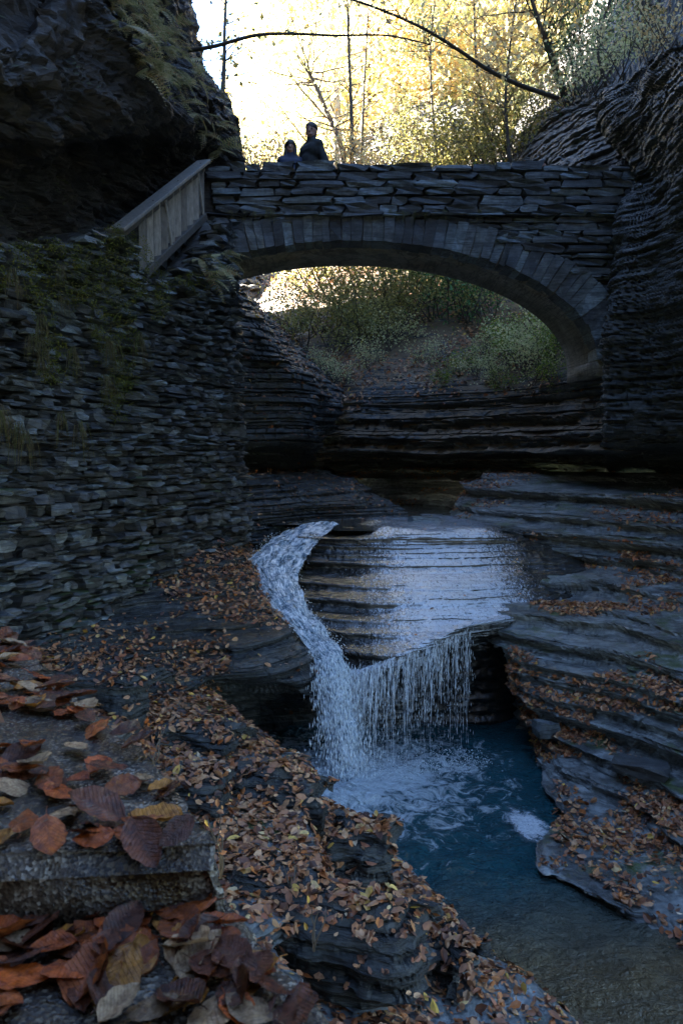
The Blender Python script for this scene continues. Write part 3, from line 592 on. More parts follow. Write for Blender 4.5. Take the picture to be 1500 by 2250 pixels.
# ------------------------------------------------------------------ rough stones used in the wall and the bridge
def stone_mesh(i, name, mt, rough=.09):
    r = np.random.default_rng(300+i); n = 3
    idx = {}; V = []; F = []
    def vid(p):
        k = tuple(np.round(p, 4))
        if k not in idx: idx[k] = len(V); V.append(np.array(p, float))
        return idx[k]
    g = (-.5, r.uniform(-.15, .15), .5)
    for ax in range(3):
        for s in (-.5, .5):
            for a in range(2):
                for b in range(2):
                    q = []
                    for da, db in ((0, 0), (1, 0), (1, 1), (0, 1)):
                        p = [0, 0, 0]; p[ax] = s; p[(ax+1) % 3] = (-.5, 0, .5)[a+da]; p[(ax+2) % 3] = (-.5, 0, .5)[b+db]; q.append(vid(p))
                    F.append(tuple(q) if s > 0 else tuple(q[::-1]))
    V = np.array(V); c = np.abs(V).sum(1)
    V *= (1-.10*np.clip(c-1.0, 0, 1)*2)[:, None]
    V += r.normal(0, 1, V.shape)*np.array([.05, rough, .07])
    me = bpy.data.meshes.new(name); me.from_pydata(V.tolist(), [], F); me.materials.append(mt)
    return me
WST = [stone_mesh(i, 'stone', M['wall_stone'], .10) for i in range(16)]
BST = [stone_mesh(40+i, 'stone', M['stone'], .05) for i in range(14)]
def mesh_arrays(me):
    V = np.empty(len(me.vertices)*3); me.vertices.foreach_get("co", V)
    F = np.array([list(p.vertices) for p in me.polygons]); return V.reshape(-1, 3), F
WSA = [mesh_arrays(m) for m in WST]

# dry-stone retaining wall carrying the path
plan = cr(np.array([[-3.55, 4.6], [-3.35, 5.9], [-3.05, 7.1], [-2.5, 8.7], [-1.95, 10.0], [-1.52, 11.05], [-1.42, 11.75]]), 400)
seg = np.r_[0, np.cumsum(np.linalg.norm(np.diff(plan, axis=0), axis=1))]; WL = seg[-1]
def wpt(s):
    x = np.interp(s, seg, plan[:, 0]); y = np.interp(s, seg, plan[:, 1])
    x2 = np.interp(s+.02, seg, plan[:, 0]); y2 = np.interp(s+.02, seg, plan[:, 1]); x1 = np.interp(s-.02, seg, plan[:, 0]); y1 = np.interp(s-.02, seg, plan[:, 1])
    return x, y, math.atan2(y2-y1, x2-x1)
def wtop(y): return float(np.interp(y, [4, 6.6, 7.4, 7.9, 8.3, 8.6, 9.15, 9.4, 9.6, 10.2, 10.8, 11.3, 12], [1.5, 1.7, 1.98, 2.14, 2.2, 2.5, 2.52, 2.25, 2.1, 2.42, 2.9, 3.36, 3.55]))
def wbot(y): return float(np.interp(y, [4, 7, 9, 10.5, 11.5], [-2.6, -2.2, -1.7, -1.45, -1.5]))
wall = empty("stone_wall", (-2.5, 8.7, -1.8))
tag(wall, "rough dry stone retaining wall of thin slabs with moss beside the gorge path", "wall")
nS = 120; nV = 60; C = []
for i in range(nS):
    s = WL*i/(nS-1); x, y, a = wpt(min(max(s, .03), WL-.03)); nx, ny = math.sin(a), -math.cos(a)
    t, b = wtop(y)-.03, wbot(y)
    col = [(x-nx*(.15+.05*(z-b)), y-ny*(.15+.05*(z-b)), z) for z in np.linspace(b, t, nV)]
    col += [(x-nx*.6, y-ny*.6, t+.02), (x-nx*1.3, y-ny*1.3, t)]
    C.append(col)
C = np.array(C); C[:, :nV] += .03*fbm(C[:, :nV, 0]*5, C[:, :nV, 1]*5, C[:, :nV, 2]*9, 3, 4)[..., None]
end = C[-1].copy(); end[:, :2] += np.array([-1.2, .5]); C = np.concatenate([C, end[None]])
o = link("core", np_mesh("core", (C-np.array(wall.location)).reshape(-1, 3), gridfaces(C.shape[0], C.shape[1]), M['core']), None, wall)
cand = []
z = -2.5; k = 0
rs = np.random.default_rng(12)
while z < 3.75:
    hc = rs.choice([rs.uniform(.04, .065), rs.uniform(.06, .1), rs.uniform(.09, .125)], p=[.4, .42, .18]); s = rs.uniform(-.1, .1)
    while s < WL:
        ln = rs.uniform(.1, .3)*(1.7 if rs.random() < .14 else 1); sm = s+ln/2; s += ln*.97
        x, y, a = wpt(min(max(sm, .03), WL-.03))
        zz = z+hc/2+.012*float(vn(x*1.3, y*1.3, z*.5, 5))
        if zz < wbot(y) or zz > wtop(y)+.04*rs.random(): continue
        out = rs.uniform(-.085, .07)+(.06 if rs.random() < .08 else 0)+.05*float(vn(x*1.5, y*1.5, z*2, 9))-.05*(zz-wbot(y))
        nx, ny = math.sin(a), -math.cos(a)
        dp = rs.uniform(.18, .28)
        c = np.array([x+nx*(out-dp*.35), y+ny*(out-dp*.35), zz])
        if rs.random() < .09: continue
        sz = (ln*.99, dp, hc*rs.uniform(.6, .98))
        rot = (rs.normal(0, .05), rs.normal(0, .035), a+rs.normal(0, .09))
        pxx = CX+FPX*c[0]/c[1]; vis = 1 if -40 < pxx < 560 and c[1] < 11.6 else 0
        cand.append((vis*ln*hc/(c[1]**2), c, sz, rot, int(rs.integers(16))))
    z += hc*.93
cand.sort(key=lambda q: -q[0])
wl = np.array(wall.location)
from mathutils import Euler
for (_, c, sz, rot, i) in cand[:300]:
    o = link("stone", WST[i], None, wall); o.location = c-wl; o.scale = sz; o.rotation_euler = rot
VV, FF, n0 = [], [], 0
for (_, c, sz, rot, i) in cand[300:]:
    V, F = WSA[i]; Rm = np.array(Euler(rot).to_matrix()); V = (V*np.array(sz))@Rm.T+(c-wl); VV.append(V); FF.append(F+n0); n0 += len(V)
o = link("stone_courses", np_mesh("stone_courses", np.concatenate(VV), np.concatenate(FF), M['wall_stone'], smooth=False), None, wall); o["kind"] = "stuff"

# ------------------------------------------------------------------ the arched footbridge
YB = 12.0; AX, AA, ZS, AB = .142, 3.80, 1.472, 1.80; ZT = 4.39; YE = 13.6; DECK = 3.45
bridge = empty("stone_bridge", (AX, YB, ZS)); bl = np.array(bridge.location)
tag(bridge, "low arched stone footbridge spanning the gorge above the falls", "bridge")
def ring_t(th): return .39+.2*abs(math.cos(th))**2.2
def ell(th, off=0):
    x, z = AA*math.cos(th), AB*math.sin(th); n = np.array([math.cos(th)/AA, math.sin(th)/AB]); n /= np.linalg.norm(n)
    return np.array([AX+x+n[0]*off, ZS+z+n[1]*off])
ths = np.linspace(0.0, math.pi, 3000); arc = np.r_[0, np.cumsum(np.linalg.norm(np.diff(np.array([ell(t) for t in ths]), axis=0), axis=1))]
ex = np.array([ell(t, ring_t(t)) for t in ths])
def zext(x): return float(np.interp(x, ex[::-1, 0], ex[::-1, 1], left=-9, right=-9))
def zint(x):
    u = (x-AX)/AA
    return ZS+AB*math.sqrt(max(0, 1-u*u)) if abs(u) < 1 else -9
rb = np.random.default_rng(5)
a = 0
while a < arc[-1]-.05:
    wd = rb.uniform(.10, .19); t0 = np.interp(a, arc, ths); t1 = np.interp(min(a+wd*.95, arc[-1]), arc, ths); a += wd
    if ell(t0)[0] < -2.5: break
    tk = ring_t((t0+t1)/2)*rb.uniform(.9, 1.06); fy = YB-.035+rb.uniform(-.022, .018)
    V = []
    for y in (fy, YB+.4):
        for off in (-.012+rb.normal(0, .006), tk*.5, tk):
            for t in (t0, t1):
                e = ell(t, off)+rb.normal(0, .006, 2); V.append((e[0], y+(rb.normal(0, .012) if y < YB+.1 else 0), e[1]))
    F = [(0, 2, 3, 1), (2, 4, 5, 3), (6, 7, 9, 8), (8, 9, 11, 10), (0, 6, 8, 2), (2, 8, 10, 4), (1, 3, 9, 7), (3, 5, 11, 9), (0, 1, 7, 6), (4, 10, 11, 5)]
    me = bpy.data.meshes.new("voussoir"); me.from_pydata((np.array(V)-bl).tolist(), [], F); me.materials.append(M['stone'])
    link("voussoir", me, None, bridge)
# barrel of the arch
m = MB(); n = 90; V = []
tt = np.linspace(0, math.pi, n)
for y in (YB+.02, YE):
    for off in (0, .3):
        for t in tt: e = ell(t, off); V.append((e[0], y, e[1]))
V = np.array(V)-bl; F = []
for i in range(n-1):
    F += [(i, i+1, 2*n+i+1, 2*n+i), (n+i, 3*n+i, 3*n+i+1, n+i+1), (2*n+i, 2*n+i+1, 3*n+i+1, 3*n+i), (i, n+i, n+i+1, i+1)]
# straight abutment legs below the springing
k = len(V); m.add(V, F); 
m.box(np.array([AX+AA+.16, (YB+.02+YE)/2, ZS-.10])-bl, (.32, YE-YB-.03, .26)); m.box(np.array([AX-AA-.16, (YB+.02+YE)/2, ZS-.9])-bl, (.32, YE-YB-.03, 1.8))
link("arch_barrel", m.mesh("arch_barrel", M['concrete']), None, bridge)
# fill and parapets behind the facing stones
m = MB(); X0, X1 = -4.4, 4.95
def strip(ya, yb, ztop, zlow):
    xs = np.linspace(X0, X1, 120); V = []; F = []
    for x in xs:
        zl = zlow(x)
        V += [(x, ya, zl), (x, ya, ztop), (x, yb, ztop), (x, yb, zl)]
    for i in range(len(xs)-1):
        for j in range(4): F.append((4*i+j, 4*i+(j+1) % 4, 4*i+4+(j+1) % 4, 4*i+4+j))
    F += [(3, 2, 1, 0), tuple(4*(len(xs)-1)+j for j in range(4))]
    m.add(np.array(V)-bl, F)
zl = lambda x: max(zint(x)+.25, 1.3 if x > 2 else 0.6)
strip(YB+.10, YB+.42, ZT-.07, zl); strip(YE-.40, YE-.02, ZT-.1, zl); strip(YB+.42, YE-.40, DECK, lambda x: min(zl(x), DECK-.03))
link("fill", m.mesh("fill", M['core'], False), None, bridge)
# facing stones in courses
z = ZT; ci = 0
while z > .9:
    hc = rb.uniform(.075, .14)
    if ci == 0: hc = .10
    ledge = abs(z-hc/2-3.66) < .06
    if ledge: hc = .05
    x = (-2.15 if z > 2.8 else -1.9)+rb.uniform(0, .2)
    while x < 4.75:
        ln = rb.uniform(.22, .78); xm = x+ln/2; x += ln
        zc = z-hc/2
        if zc < zext(xm)-.06: continue
        if zc < zint(xm): continue
        if z < 3 and xm < 2.0: continue
        hh = hc*(rb.uniform(.8, .98)); dz = 0
        if ci == 0: hh = hc*rb.uniform(.7, 1.5); dz = (hh-hc)/2
        o = link("coping_stone" if ci == 0 else "stone", BST[int(rb.integers(14))], None, bridge)
        pr = rb.uniform(-.025, .03)+(.07 if ledge else 0)
        o.location = np.array([xm, YB+.12-pr, zc+dz])-bl; o.scale = (ln*.985, .28, hh)
        o.rotation_euler = (rb.normal(0, .03), rb.normal(0, .018), rb.normal(0, .03))
    z -= hc*.99; ci += 1

# ------------------------------------------------------------------ timber railing on the stairs
A0, A1 = np.array([-2.44, 9.7, 2.24]), np.array([-2.02, 11.5, 3.46]); v = A1-A0; L = np.linalg.norm(v); vd = v/L
side = np.cross(vd, [0, 0, 1]); side /= np.linalg.norm(side); upv = np.cross(side, vd); RM = np.stack([vd, side, upv], 1)
rail = empty("stair_railing", tuple(A0)); tag(rail, "weathered timber stair railing with wide upright slats beside the bridge", "railing")
HH = .70
def bar(name, s0, s1, dz, wid, thk, mt):
    c = A0+v*(s0+s1)/2+np.array([0, 0, dz])-A0; b = MB(); b.box(c, (L*(s1-s0), wid, thk), RM)
    me = b.mesh(name, M[mt], False); o = link(name, me, None, rail); bv = o.modifiers.new("bevel", 'BEVEL'); bv.width = .006; bv.segments = 1
bar("handrail", -.36, 1.04, HH+.075, .21, .045, 'timber'); bar("upper_rail", -.34, 1.02, HH, .05, .10, 'timber_dark'); bar("bottom_rail", -.02, 1.02, 0, .11, .10, 'timber_dark')
for i, s in enumerate(np.linspace(.0, .99, 10)):
    b = MB(); c = v*s; hh = HH+.02
    b.box(c+np.array([-.01, 0, hh/2]), (.085, .04, hh), np.array(Matrix.Rotation(rng.normal(0, .05)+.2, 3, 'Z')))
    o = link("baluster", b.mesh("baluster", M['timber_pale' if i % 3 else 'timber'], False), None, rail)
for s in (.30, .88):
    b = MB(); b.tube([v*s+np.array([.03, 0, HH]), v*(s+.09)+np.array([.03, 0, .06])], .018, 6); link("brace", b.mesh("brace", M['timber_pale'], False), None, rail)
hr = [o for o in rail.children if o.name.startswith("handrail")][0]
for s_ in (.12, .52, .93):
    b = MB(); q = v*s_+np.array([.03, 0, HH+.1]); b.tube([q, q+upv*.012], [.014, .012], 8); link("bolt", b.mesh("bolt", M['timber_dark']), None, hr)
st = empty("steps", tuple(A0)); st["kind"] = "structure"
for i in range(9):
    b = MB(); c = v*(i/8)+np.array([-.55, .1, -.12]); b.box(c, (.95, .34, .17)); link("step", b.mesh("step", M['shale_dark'], False), None, st)

# ------------------------------------------------------------------ slabs at the camera's feet
SLABS = []
def slab(name, top, z, edge, drop, seed, label, nr=200, nc=200):
    rows = []
    for r in top:
        q = [PZ(px, py, z) for px, py in r]
        e = q[-1]; q += [e+np.array([.012, 0, -.03]), e+np.array([.02, .0, -.3]), e+np.array([.0, .0, -drop])]
        rows.append([('w', *p) for p in q])
    near = [('w', p[1]+0, p[2]-.02, p[3]-.025) for p in rows[-1]]
    far = [('w', p[1]-.02, p[2]+.03, p[3]-.03) for p in rows[0]]
    rows = [[('w', p[1], p[2]+.02, p[3]-drop) for p in far], far]+rows+[near, [('w', p[1], p[2]-.0, p[3]-edge) for p in near]]
    o = patch(name, rows, nr, nc, M['slab'], strata=None, fb=(13, .010), fine=.004, face=(7, .035), seed=seed, kind=None, outward=(0.2, -.3, 1), lin=True, smooth=True)
    SLABS.append(GR[name]); tag(o, label, "slab"); return o
slab("stone_slab", [[(-900, 1395), (-300, 1400), (40, 1412)], [(-900, 1480), (-350, 1500), (140, 1500)], [(-900, 1590), (-350, 1610), (250, 1610)], [(-900, 1710), (-300, 1725), (375, 1730)], [(-900, 1800), (-300, 1830), (440, 1800)], [(-900, 1880), (-300, 1890), (474, 1852)]], -.45, .35, 1.6, 51, "wet pebbly slab strewn with leaves, upper of two steps at the path edge")
slab("stone_slab", [[(-900, 1920), (-300, 1920), (478, 1975)], [(-900, 2020), (-300, 2030), (540, 2060)], [(-900, 2130), (-300, 2140), (620, 2150)], [(-900, 2250), (-300, 2260), (700, 2260)], [(-900, 2450), (-300, 2450), (760, 2420)], [(-900, 2700), (-300, 2700), (800, 2650)]], -.53, .5, 2.2, 53, "wet pebbly slab with curled brown leaves, lower of two steps at the path edge")

# ledges of bedrock breaking through the leaves
def outcrop(px, py, wpx, hpx, d, rz, seed, label, back=.5):
    c = P(px, py, d); w_ = wpx/FPX*d; h_ = hpx/FPX*d; ca, sa = math.cos(rz), math.sin(rz)
    def W(x, y, z): return ('w', c[0]+ca*x-sa*y, c[1]+sa*x+ca*y, c[2]+z)
    xs = (-.62, -.5, -.2, .15, .45, .6); r = np.random.default_rng(seed); rows = []
    for (yy, zz) in ((back, -.25), (back, .02), (.12, .03), (-.02, 0), (-.07, -.4), (-.09, -1), (-.04, -1.6)):
        rows.append([W(q*w_+r.normal(0, .02), yy+(.25*back if abs(q) > .55 else 0)+r.normal(0, .03), zz*h_ if zz <= 0 else zz) for q in xs])
    rows = [[(q if 0 < i < 5 else ('w', q[1], q[2]+.1, q[3]-.12)) for i, q in enumerate(rw_)] for rw_ in rows]
    nm = "rock_outcrop"; o = patch(nm, rows, 70, 90, M['wet_shale'], strata=(.05, .03), fb=(2.2, .11), fine=.02, seed=seed, kind=None, outward=(0, -.6, .8))
    OUT.append(GR[nm]); tag(o, label, "rock")
OUT = []
outcrop(200, 1490, 210, 80, 5.9, -.25, 401, "dark mossy ledge of rock rising behind the wet slab", .35)
outcrop(430, 1610, 170, 45, 5.8, -.2, 402, "low dark rock edge halfway up the leafy slope", .25)
outcrop(610, 1722, 190, 62, 5.15, -.15, 403, "slanting dark rock ledge under leaves above the waterfall foot", .2)
outcrop(800, 1822, 130, 70, 4.75, -.3, 404, "dark rock block at the pool edge of the leafy slope", .12)
outcrop(420, 1715, 130, 45, 4.9, -.1, 405, "small dark rock step in the middle of the leaf carpet", .2)
outcrop(700, 1985, 420, 130, 3.8, -.36, 406, "long dark layered rock face below the leaf carpet", .22)
outcrop(985, 2080, 110, 110, 4.15, -.8, 407, "mossy rounded rock nose beside the outlet stream", .15)

# ------------------------------------------------------------------ falling water
CH = [
    [(650, 1156, 11.8), (695, 1148, 11.85), (745, 1150, 11.7)], [(590, 1190, 11.15), (640, 1178, 11.25), (705, 1180, 11.1)],
    [(543, 1232, 10.6), (600, 1212, 10.75), (678, 1218, 10.7)], [(545, 1262, 10.25), (598, 1256, 10.25), (655, 1265, 10.25)],
    [(577, 1312, 9.55), (625, 1308, 9.5), (672, 1325, 9.5)], [(634, 1376, 8.9), (672, 1368, 8.9), (715, 1385, 8.85)],
    [(676, 1422, 8.5), (706, 1412, 8.5), (745, 1425, 8.45)], [(692, 1462, 8.3), (724, 1452, 8.25), (760, 1465, 8.25)],
    [(698, 1522, 8.12), (734, 1510, 8.02), (768, 1515, 8.12)], [(707, 1585, 8.0), (743, 1580, 7.88), (776, 1580, 8.0)],
    [(717, 1655, 7.9), (753, 1650, 7.76), (786, 1650, 7.9)], [(724, 1722, 7.82), (763, 1732, 7.64), (800, 1722, 7.82)], [(724, 1775, 7.8), (763, 1790, 7.6), (800, 1775, 7.8)]]
patch("cascade_water", CH, 420, 90, M['white_water'], strata=None, fb=(4, .08), fine=.02, seed=81, smooth=True)
def drops(name, pos, vel, wid, ln, mt):
    """elongated drops aligned with their flight"""
    n = len(pos); t = vel/np.linalg.norm(vel, axis=1)[:, None]
    a = np.cross(t, np.array([0.3, 1, .1])); a /= np.linalg.norm(a, axis=1)[:, None]; b = np.cross(t, a)
    w_ = wid[:, None]; l_ = ln[:, None]
    V = np.stack([pos-t*l_, pos+a*w_, pos+b*w_, pos-a*w_, pos-b*w_, pos+t*l_*.6], 1).reshape(-1, 3)
    f = np.array([[0, 1, 2], [0, 2, 3], [0, 3, 4], [0, 4, 1], [5, 2, 1], [5, 3, 2], [5, 4, 3], [5, 1, 4]])
    F = (f[None]+(np.arange(n)*6)[:, None, None]).reshape(-1, 3)
    o = link(name, np_mesh(name, V, F, mt)); o["kind"] = "stuff"; return o
rw = np.random.default_rng(33)
lip = cr(np.array([P(768, 1478, 8.25), P(805, 1468, 8.2), P(872, 1443, 8.25), P(962, 1408, 8.5), P(1035, 1380, 8.75)]), 300)
strand = np.sort(np.r_[rw.beta(.8, 1.25, 150), rw.random(60)])
pos, vel, wd, ln = [], [], [], []
TH = MB()
for si, s in enumerate(strand):
    e = lip[int(s*299)]; v0 = np.array([rw.normal(-.14, .10), -rw.uniform(.3, .7), .05]); T = math.sqrt(2*(e[2]-ZP)/9.8)
    for sub in range(2):
        t0, t1 = sorted(rw.uniform(0, 1, 2)); t0 = 0 if sub == 0 else t0; t1 = min(1, t0+rw.uniform(.3, .75))
        ts = np.linspace(t0, t1, 26)*T; ph = rw.uniform(0, 9); of = rw.normal(0, .012, 3)
        wob = np.stack([.014*vn(ts*9+ph, ts*0+si, ts*0, 3), .02*vn(ts*8+ph, ts*0+si, ts*0+5, 3), ts*0], -1)*(ts/T)[:, None]
        pts = e+of+v0*ts[:, None]+np.stack([ts*0, ts*0, -4.9*ts*ts], -1)+wob
        rr = .0034*(1.4-.8*ts/T)*(1.25-.55*s)*np.clip(.25+1.6*vn(ts*24+ph*3, ts*0+si, ts*0+sub, 6), .04, 1.3)
        TH.tube(pts, np.maximum(rr, .0004), 4, False)
    for q in range(int(rw.uniform(6, 18))):
        t = T*rw.random()**.6; p = e+v0*t+np.array([0, 0, -4.9*t*t])+rw.normal(0, .02+.06*t/T, 3); vv = v0+np.array([0, 0, -9.8*t-.3])
        pos.append(p); vel.append(vv); wd.append(rw.uniform(.001, .003)); ln.append(rw.uniform(.01, .045))
def veil_mat():
    m, t, N, L, B = mat('water_veil'); uv = nd(N, "UVMap"); su = nd(N, "SeparateXYZ"); L.new(uv.outputs[0], su.inputs[0])
    n = noise(N, L, mapping(N, L, uv.outputs[0], (26, 2.2, 1)), 1.5, 7, .7, .35); n2 = noise(N, L, mapping(N, L, uv.outputs[0], (5, 1, 1)), 1.3, 3, .5)
    k = mth(N, L, 'ADD', mth(N, L, 'MULTIPLY', n.outputs[0], .7), mth(N, L, 'MULTIPLY', n2.outputs[0], .3))
    k = mth(N, L, 'SUBTRACT', k, mth(N, L, 'ADD', mth(N, L, 'MULTIPLY', su.outputs[1], .13), mth(N, L, 'MULTIPLY', su.outputs[0], .07)))
    r = ramp(N, [(.40, (0, 0, 0)), (.56, (.75, .75, .75))]); L.new(k, r.inputs[0]); L.new(r.outputs[0], B.inputs["Alpha"]); B.inputs["Base Color"].default_value = (.75, .8, .86, 1); B.inputs["Roughness"].default_value = .2
    return m
M['veil'] = veil_mat()
Tm = np.sqrt(2*(lip[:, 2]-ZP)/9.8); tv = np.linspace(0, 1, 50)
V = lip[None]+tv[:, None, None]*Tm[None, :, None]*np.array([-.13, -.42, 0])[None, None]; V[..., 2] -= 4.9*(tv[:, None]*Tm[None])**2-.012
V[..., 1] += .05*vn(np.linspace(0, 22, 300)[None]+0*tv[:, None], tv[:, None]*2+np.zeros((1, 300)), np.zeros((50, 300)), 31)*tv[:, None]
uvv = np.stack(np.meshgrid(np.linspace(0, 1, 300), tv), -1).reshape(-1, 2)
o = link("water_veil", np_mesh("water_veil", V.reshape(-1, 3), gridfaces(50, 300), M['veil'], uvv)); o["kind"] = "structure"
o = link("water_curtain", TH.mesh("water_curtain", M['curtain'])); o["kind"] = "stuff"
for q in range(2600):      # loose spray round the main chute and its foot
    f = rw.random(); i = 7+4*f; k = int(i); g = i-k
    c = np.array([P(*CH[k][j]) for j in range(3)])*(1-g)+np.array([P(*CH[min(k+1, 12)][j]) for j in range(3)])*g
    u = rw.random()*2; j = min(int(u), 1); p = c[j]*(1-(u-j))+c[j+1]*(u-j)+rw.normal(0, 1, 3)*np.array([.05+.05*f, .06, .03])+np.array([0, -.05, 0])
    pos.append(p); vel.append(np.array([rw.normal(0, .3), -.6, -2-3*f])); wd.append(rw.uniform(.002, .007)); ln.append(rw.uniform(.02, .06))
for q in range(1500):      # splashes along the upper chute
    i = rw.uniform(.5, 7); k = int(i); g = i-k; u = rw.choice([rw.uniform(0, .35), rw.uniform(1.6, 2), rw.uniform(0, 2)])
    c = np.array([P(*CH[k][j]) for j in range(3)])*(1-g)+np.array([P(*CH[k+1][j]) for j in range(3)])*g; j = min(int(u), 1)
    pos.append(c[j]*(1-(u-j))+c[j+1]*(u-j)+np.array([rw.normal(0, .04), -.03+rw.normal(0, .03), abs(rw.normal(0, .05))])); vel.append(np.array([rw.normal(.5, .6), -1.2, rw.normal(-.3, .6)])); wd.append(rw.uniform(.002, .006)); ln.append(rw.uniform(.008, .03))
for q in range(1800):
    f = rw.random(); c = P(740+320*f, 1712-18*f, 7.75+.25*f); c[2] = ZP
    p = c+np.array([rw.normal(0, .08), rw.normal(0, .16), abs(rw.normal(0, .07))*(1.3-.6*f)]); pos.append(p); vel.append(rw.normal(0, 1, 3)+np.array([0, 0, .5])); wd.append(rw.uniform(.002, .006)); ln.append(rw.uniform(.006, .016))
drops("falling_spray", np.array(pos), np.array(vel), np.array(wd), np.array(ln), M['spray'])
# raft of foam caught against the right bank, thinning out at its edge
def foam_mat():
    m, t, N, L, B = mat('foam'); uv = nd(N, "UVMap"); g = nd(N, "NewGeometry"); su = nd(N, "SeparateXYZ"); L.new(uv.outputs[0], su.inputs[0])
    n = noise(N, L, g.outputs["Position"], 9, 8, .75, .6); n2 = noise(N, L, g.outputs["Position"], 60, 4, .6)
    ra = ramp(N, [(.42, (0, 0, 0)), (.66, (.7, .7, .7))]); L.new(mth(N, L, 'SUBTRACT', mth(N, L, 'ADD', n.outputs[0], .42), mth(N, L, 'MULTIPLY', su.outputs[0], .62)), ra.inputs[0]); L.new(ra.outputs[0], B.inputs["Alpha"])
    rc = ramp(N, [(.35, (.3, .38, .44)), (.6, (.7, .75, .8))]); L.new(n2.outputs[0], rc.inputs[0]); L.new(rc.outputs[0], B.inputs["Base Color"]); B.inputs["Roughness"].default_value = .5
    return m
M['foam'] = foam_mat()
th = np.linspace(0, 2*math.pi, 40, endpoint=False); c = PZ(1160, 1815, ZP+.03); V = []; UV = []
for q, h in ((1, .004), (.75, .008), (.4, .012), (.02, .014)):
    rr = q*(1+.3*vn(np.cos(th)*1.7, np.sin(th)*1.7, th*0, 3)); V.append(np.stack([c[0]+rr*.24*np.cos(th), c[1]+rr*.42*np.sin(th)-rr*.14*np.cos(th), c[2]+h+th*0], -1)); UV.append(np.stack([th*0+q, th], -1))
F = [(i*40+j, i*40+(j+1) % 40, (i+1)*40+(j+1) % 40, (i+1)*40+j) for i in range(3) for j in range(40)]
o = link("foam", np_mesh("foam", np.concatenate(V), np.array(F), M['foam'], np.concatenate(UV))); o["kind"] = "stuff"
# ------------------------------------------------------------------ vegetation and leaves
def proj(p):
    p = np.atleast_2d(p); c, s = math.cos(PITCH), math.sin(PITCH)
    dep = p[:, 1]*c-p[:, 2]*s; up = p[:, 2]*c+p[:, 1]*s
    return CX+FPX*p[:, 0]/dep, CY-FPX*up/dep, dep
def sample(G, N, n, mask, r):
    c = (G[:-1, :-1]+G[1:, 1:])/2; nn = N[:-1, :-1]
    ar = np.linalg.norm(np.cross(G[1:, :-1]-G[:-1, :-1], G[:-1, 1:]-G[:-1, :-1]), axis=2)
    w_ = (ar*mask(c, nn)).ravel()
    if w_.sum() <= 0: return np.zeros((0, 3)), np.zeros((0, 3))
    i = r.choice(w_.size, n, p=w_/w_.sum()); a, b = np.divmod(i, c.shape[1]); u = r.random((n, 1)); v_ = r.random((n, 1))
    p = G[a, b]*(1-u)*(1-v_)+G[a+1, b]*u*(1-v_)+G[a, b+1]*(1-u)*v_+G[a+1, b+1]*u*v_
    return p, N[a, b]
def frames(nrm, tilt, r):
    n = len(nrm); z = nrm+r.normal(0, tilt, (n, 3)); z /= np.linalg.norm(z, axis=1)[:, None]
    h = r.normal(0, 1, (n, 3)); x = h-z*(h*z).sum(1)[:, None]; x /= np.linalg.norm(x, axis=1)[:, None]; y = np.cross(z, x)
    return x, y, z
def leaf_cloud(pos, nrm, size, r, tilt=.35, aspect=.55, curl=.25):
    """six-sided folded leaves; returns vertices and triangles"""
    n = len(pos); x, y, z = frames(nrm, tilt, r); s = size[:, None, None] if np.ndim(size) else size
    cu = r.uniform(-1, 1, (n, 1))*curl
    tx = np.array([0, .28, .68, 1, .68, .28, .48])-.5; ty = np.array([0, .5, .42, 0, -.42, -.5, 0])*aspect
    tz = np.array([.25, .75, .8, .3, .8, .75, 0])
    V = pos[:, None]+s*(tx[None, :, None]*x[:, None]+ty[None, :, None]*y[:, None]+(tz[None, :]*cu)[..., None]*z[:, None])
    f = np.array([[6, 1, 0], [6, 2, 1], [6, 3, 2], [6, 4, 3], [6, 5, 4], [6, 0, 5]])
    return V.reshape(-1, 3), (f[None]+(np.arange(n)*7)[:, None, None]).reshape(-1, 3)
def leaf_quads(pos, size, r, droop=0.0):
    n = len(pos); nr = r.normal(0, 1, (n, 3)); nr[:, 2] += droop; nr /= np.linalg.norm(nr, axis=1)[:, None]
    x, y, z = frames(nr, .1, r); s = size[:, None]
    V = np.stack([pos-x*s*.5, pos+y*s*.3+z*s*.06, pos+x*s*.5, pos-y*s*.3+z*s*.06], 1).reshape(-1, 3)
    return V, np.arange(n*4).reshape(-1, 4)

# detailed leaves for the ones nearest to the eye
def big_leaf(i, mt):
    r = np.random.default_rng(900+i); nu, nvv = 11, 7; c1, c2 = r.uniform(-1.0, 1.6), r.uniform(-.5, 1.0)
    V = []
    for a in range(nu):
        u = a/(nu-1); wdt = .30*math.sin(math.pi*u**.85)**.75*(1+.08*(a % 2)+r.normal(0, .05)) if 0 < u < 1 else .004
        for b in range(nvv):
            q = b/(nvv-1)*2-1
            V.append((u-.5, q*wdt, .10*c1*(abs(q)**1.5)*(.4+wdt*2)+.22*c2*(u-.5)**2+0.005*math.cos(9*math.pi*(u*1.0+abs(q)*.15))*(1-abs(q)*.2)+.015*r.normal()))
    V = np.array(V); F = gridfaces(nu, nvv)
    st = MB(); st.v.append(V); st.f = [tuple(map(int, f)) for f in F]; st.n = len(V); st.tube([(-.5, 0, 0), (-.62, .01, .01), (-.72, .03, .0)], [.012, .010, .008], 4)
    return st.mesh("fallen_leaf", mt)
WETL = {}
for nm, c in (('dark brown', (.11, .03, .01)), ('russet', (.5, .1, .015)), ('ochre', (.5, .2, .025)), ('pale', (.45, .29, .15)), ('copper', (.32, .075, .014))):
    mm = leaf_mat('wet_leaf_'+nm.replace(' ', '_'), [(0, tuple(v*.6 for v in c)), (1, tuple(v*1.3 for v in c))], .12, .13, .45, True); WETL[nm] = [big_leaf(i*7+len(nm), mm) for i in range(5)]
BIGD = [big_leaf(20+i, M['litter']) for i in range(8)]
rl = np.random.default_rng(77)
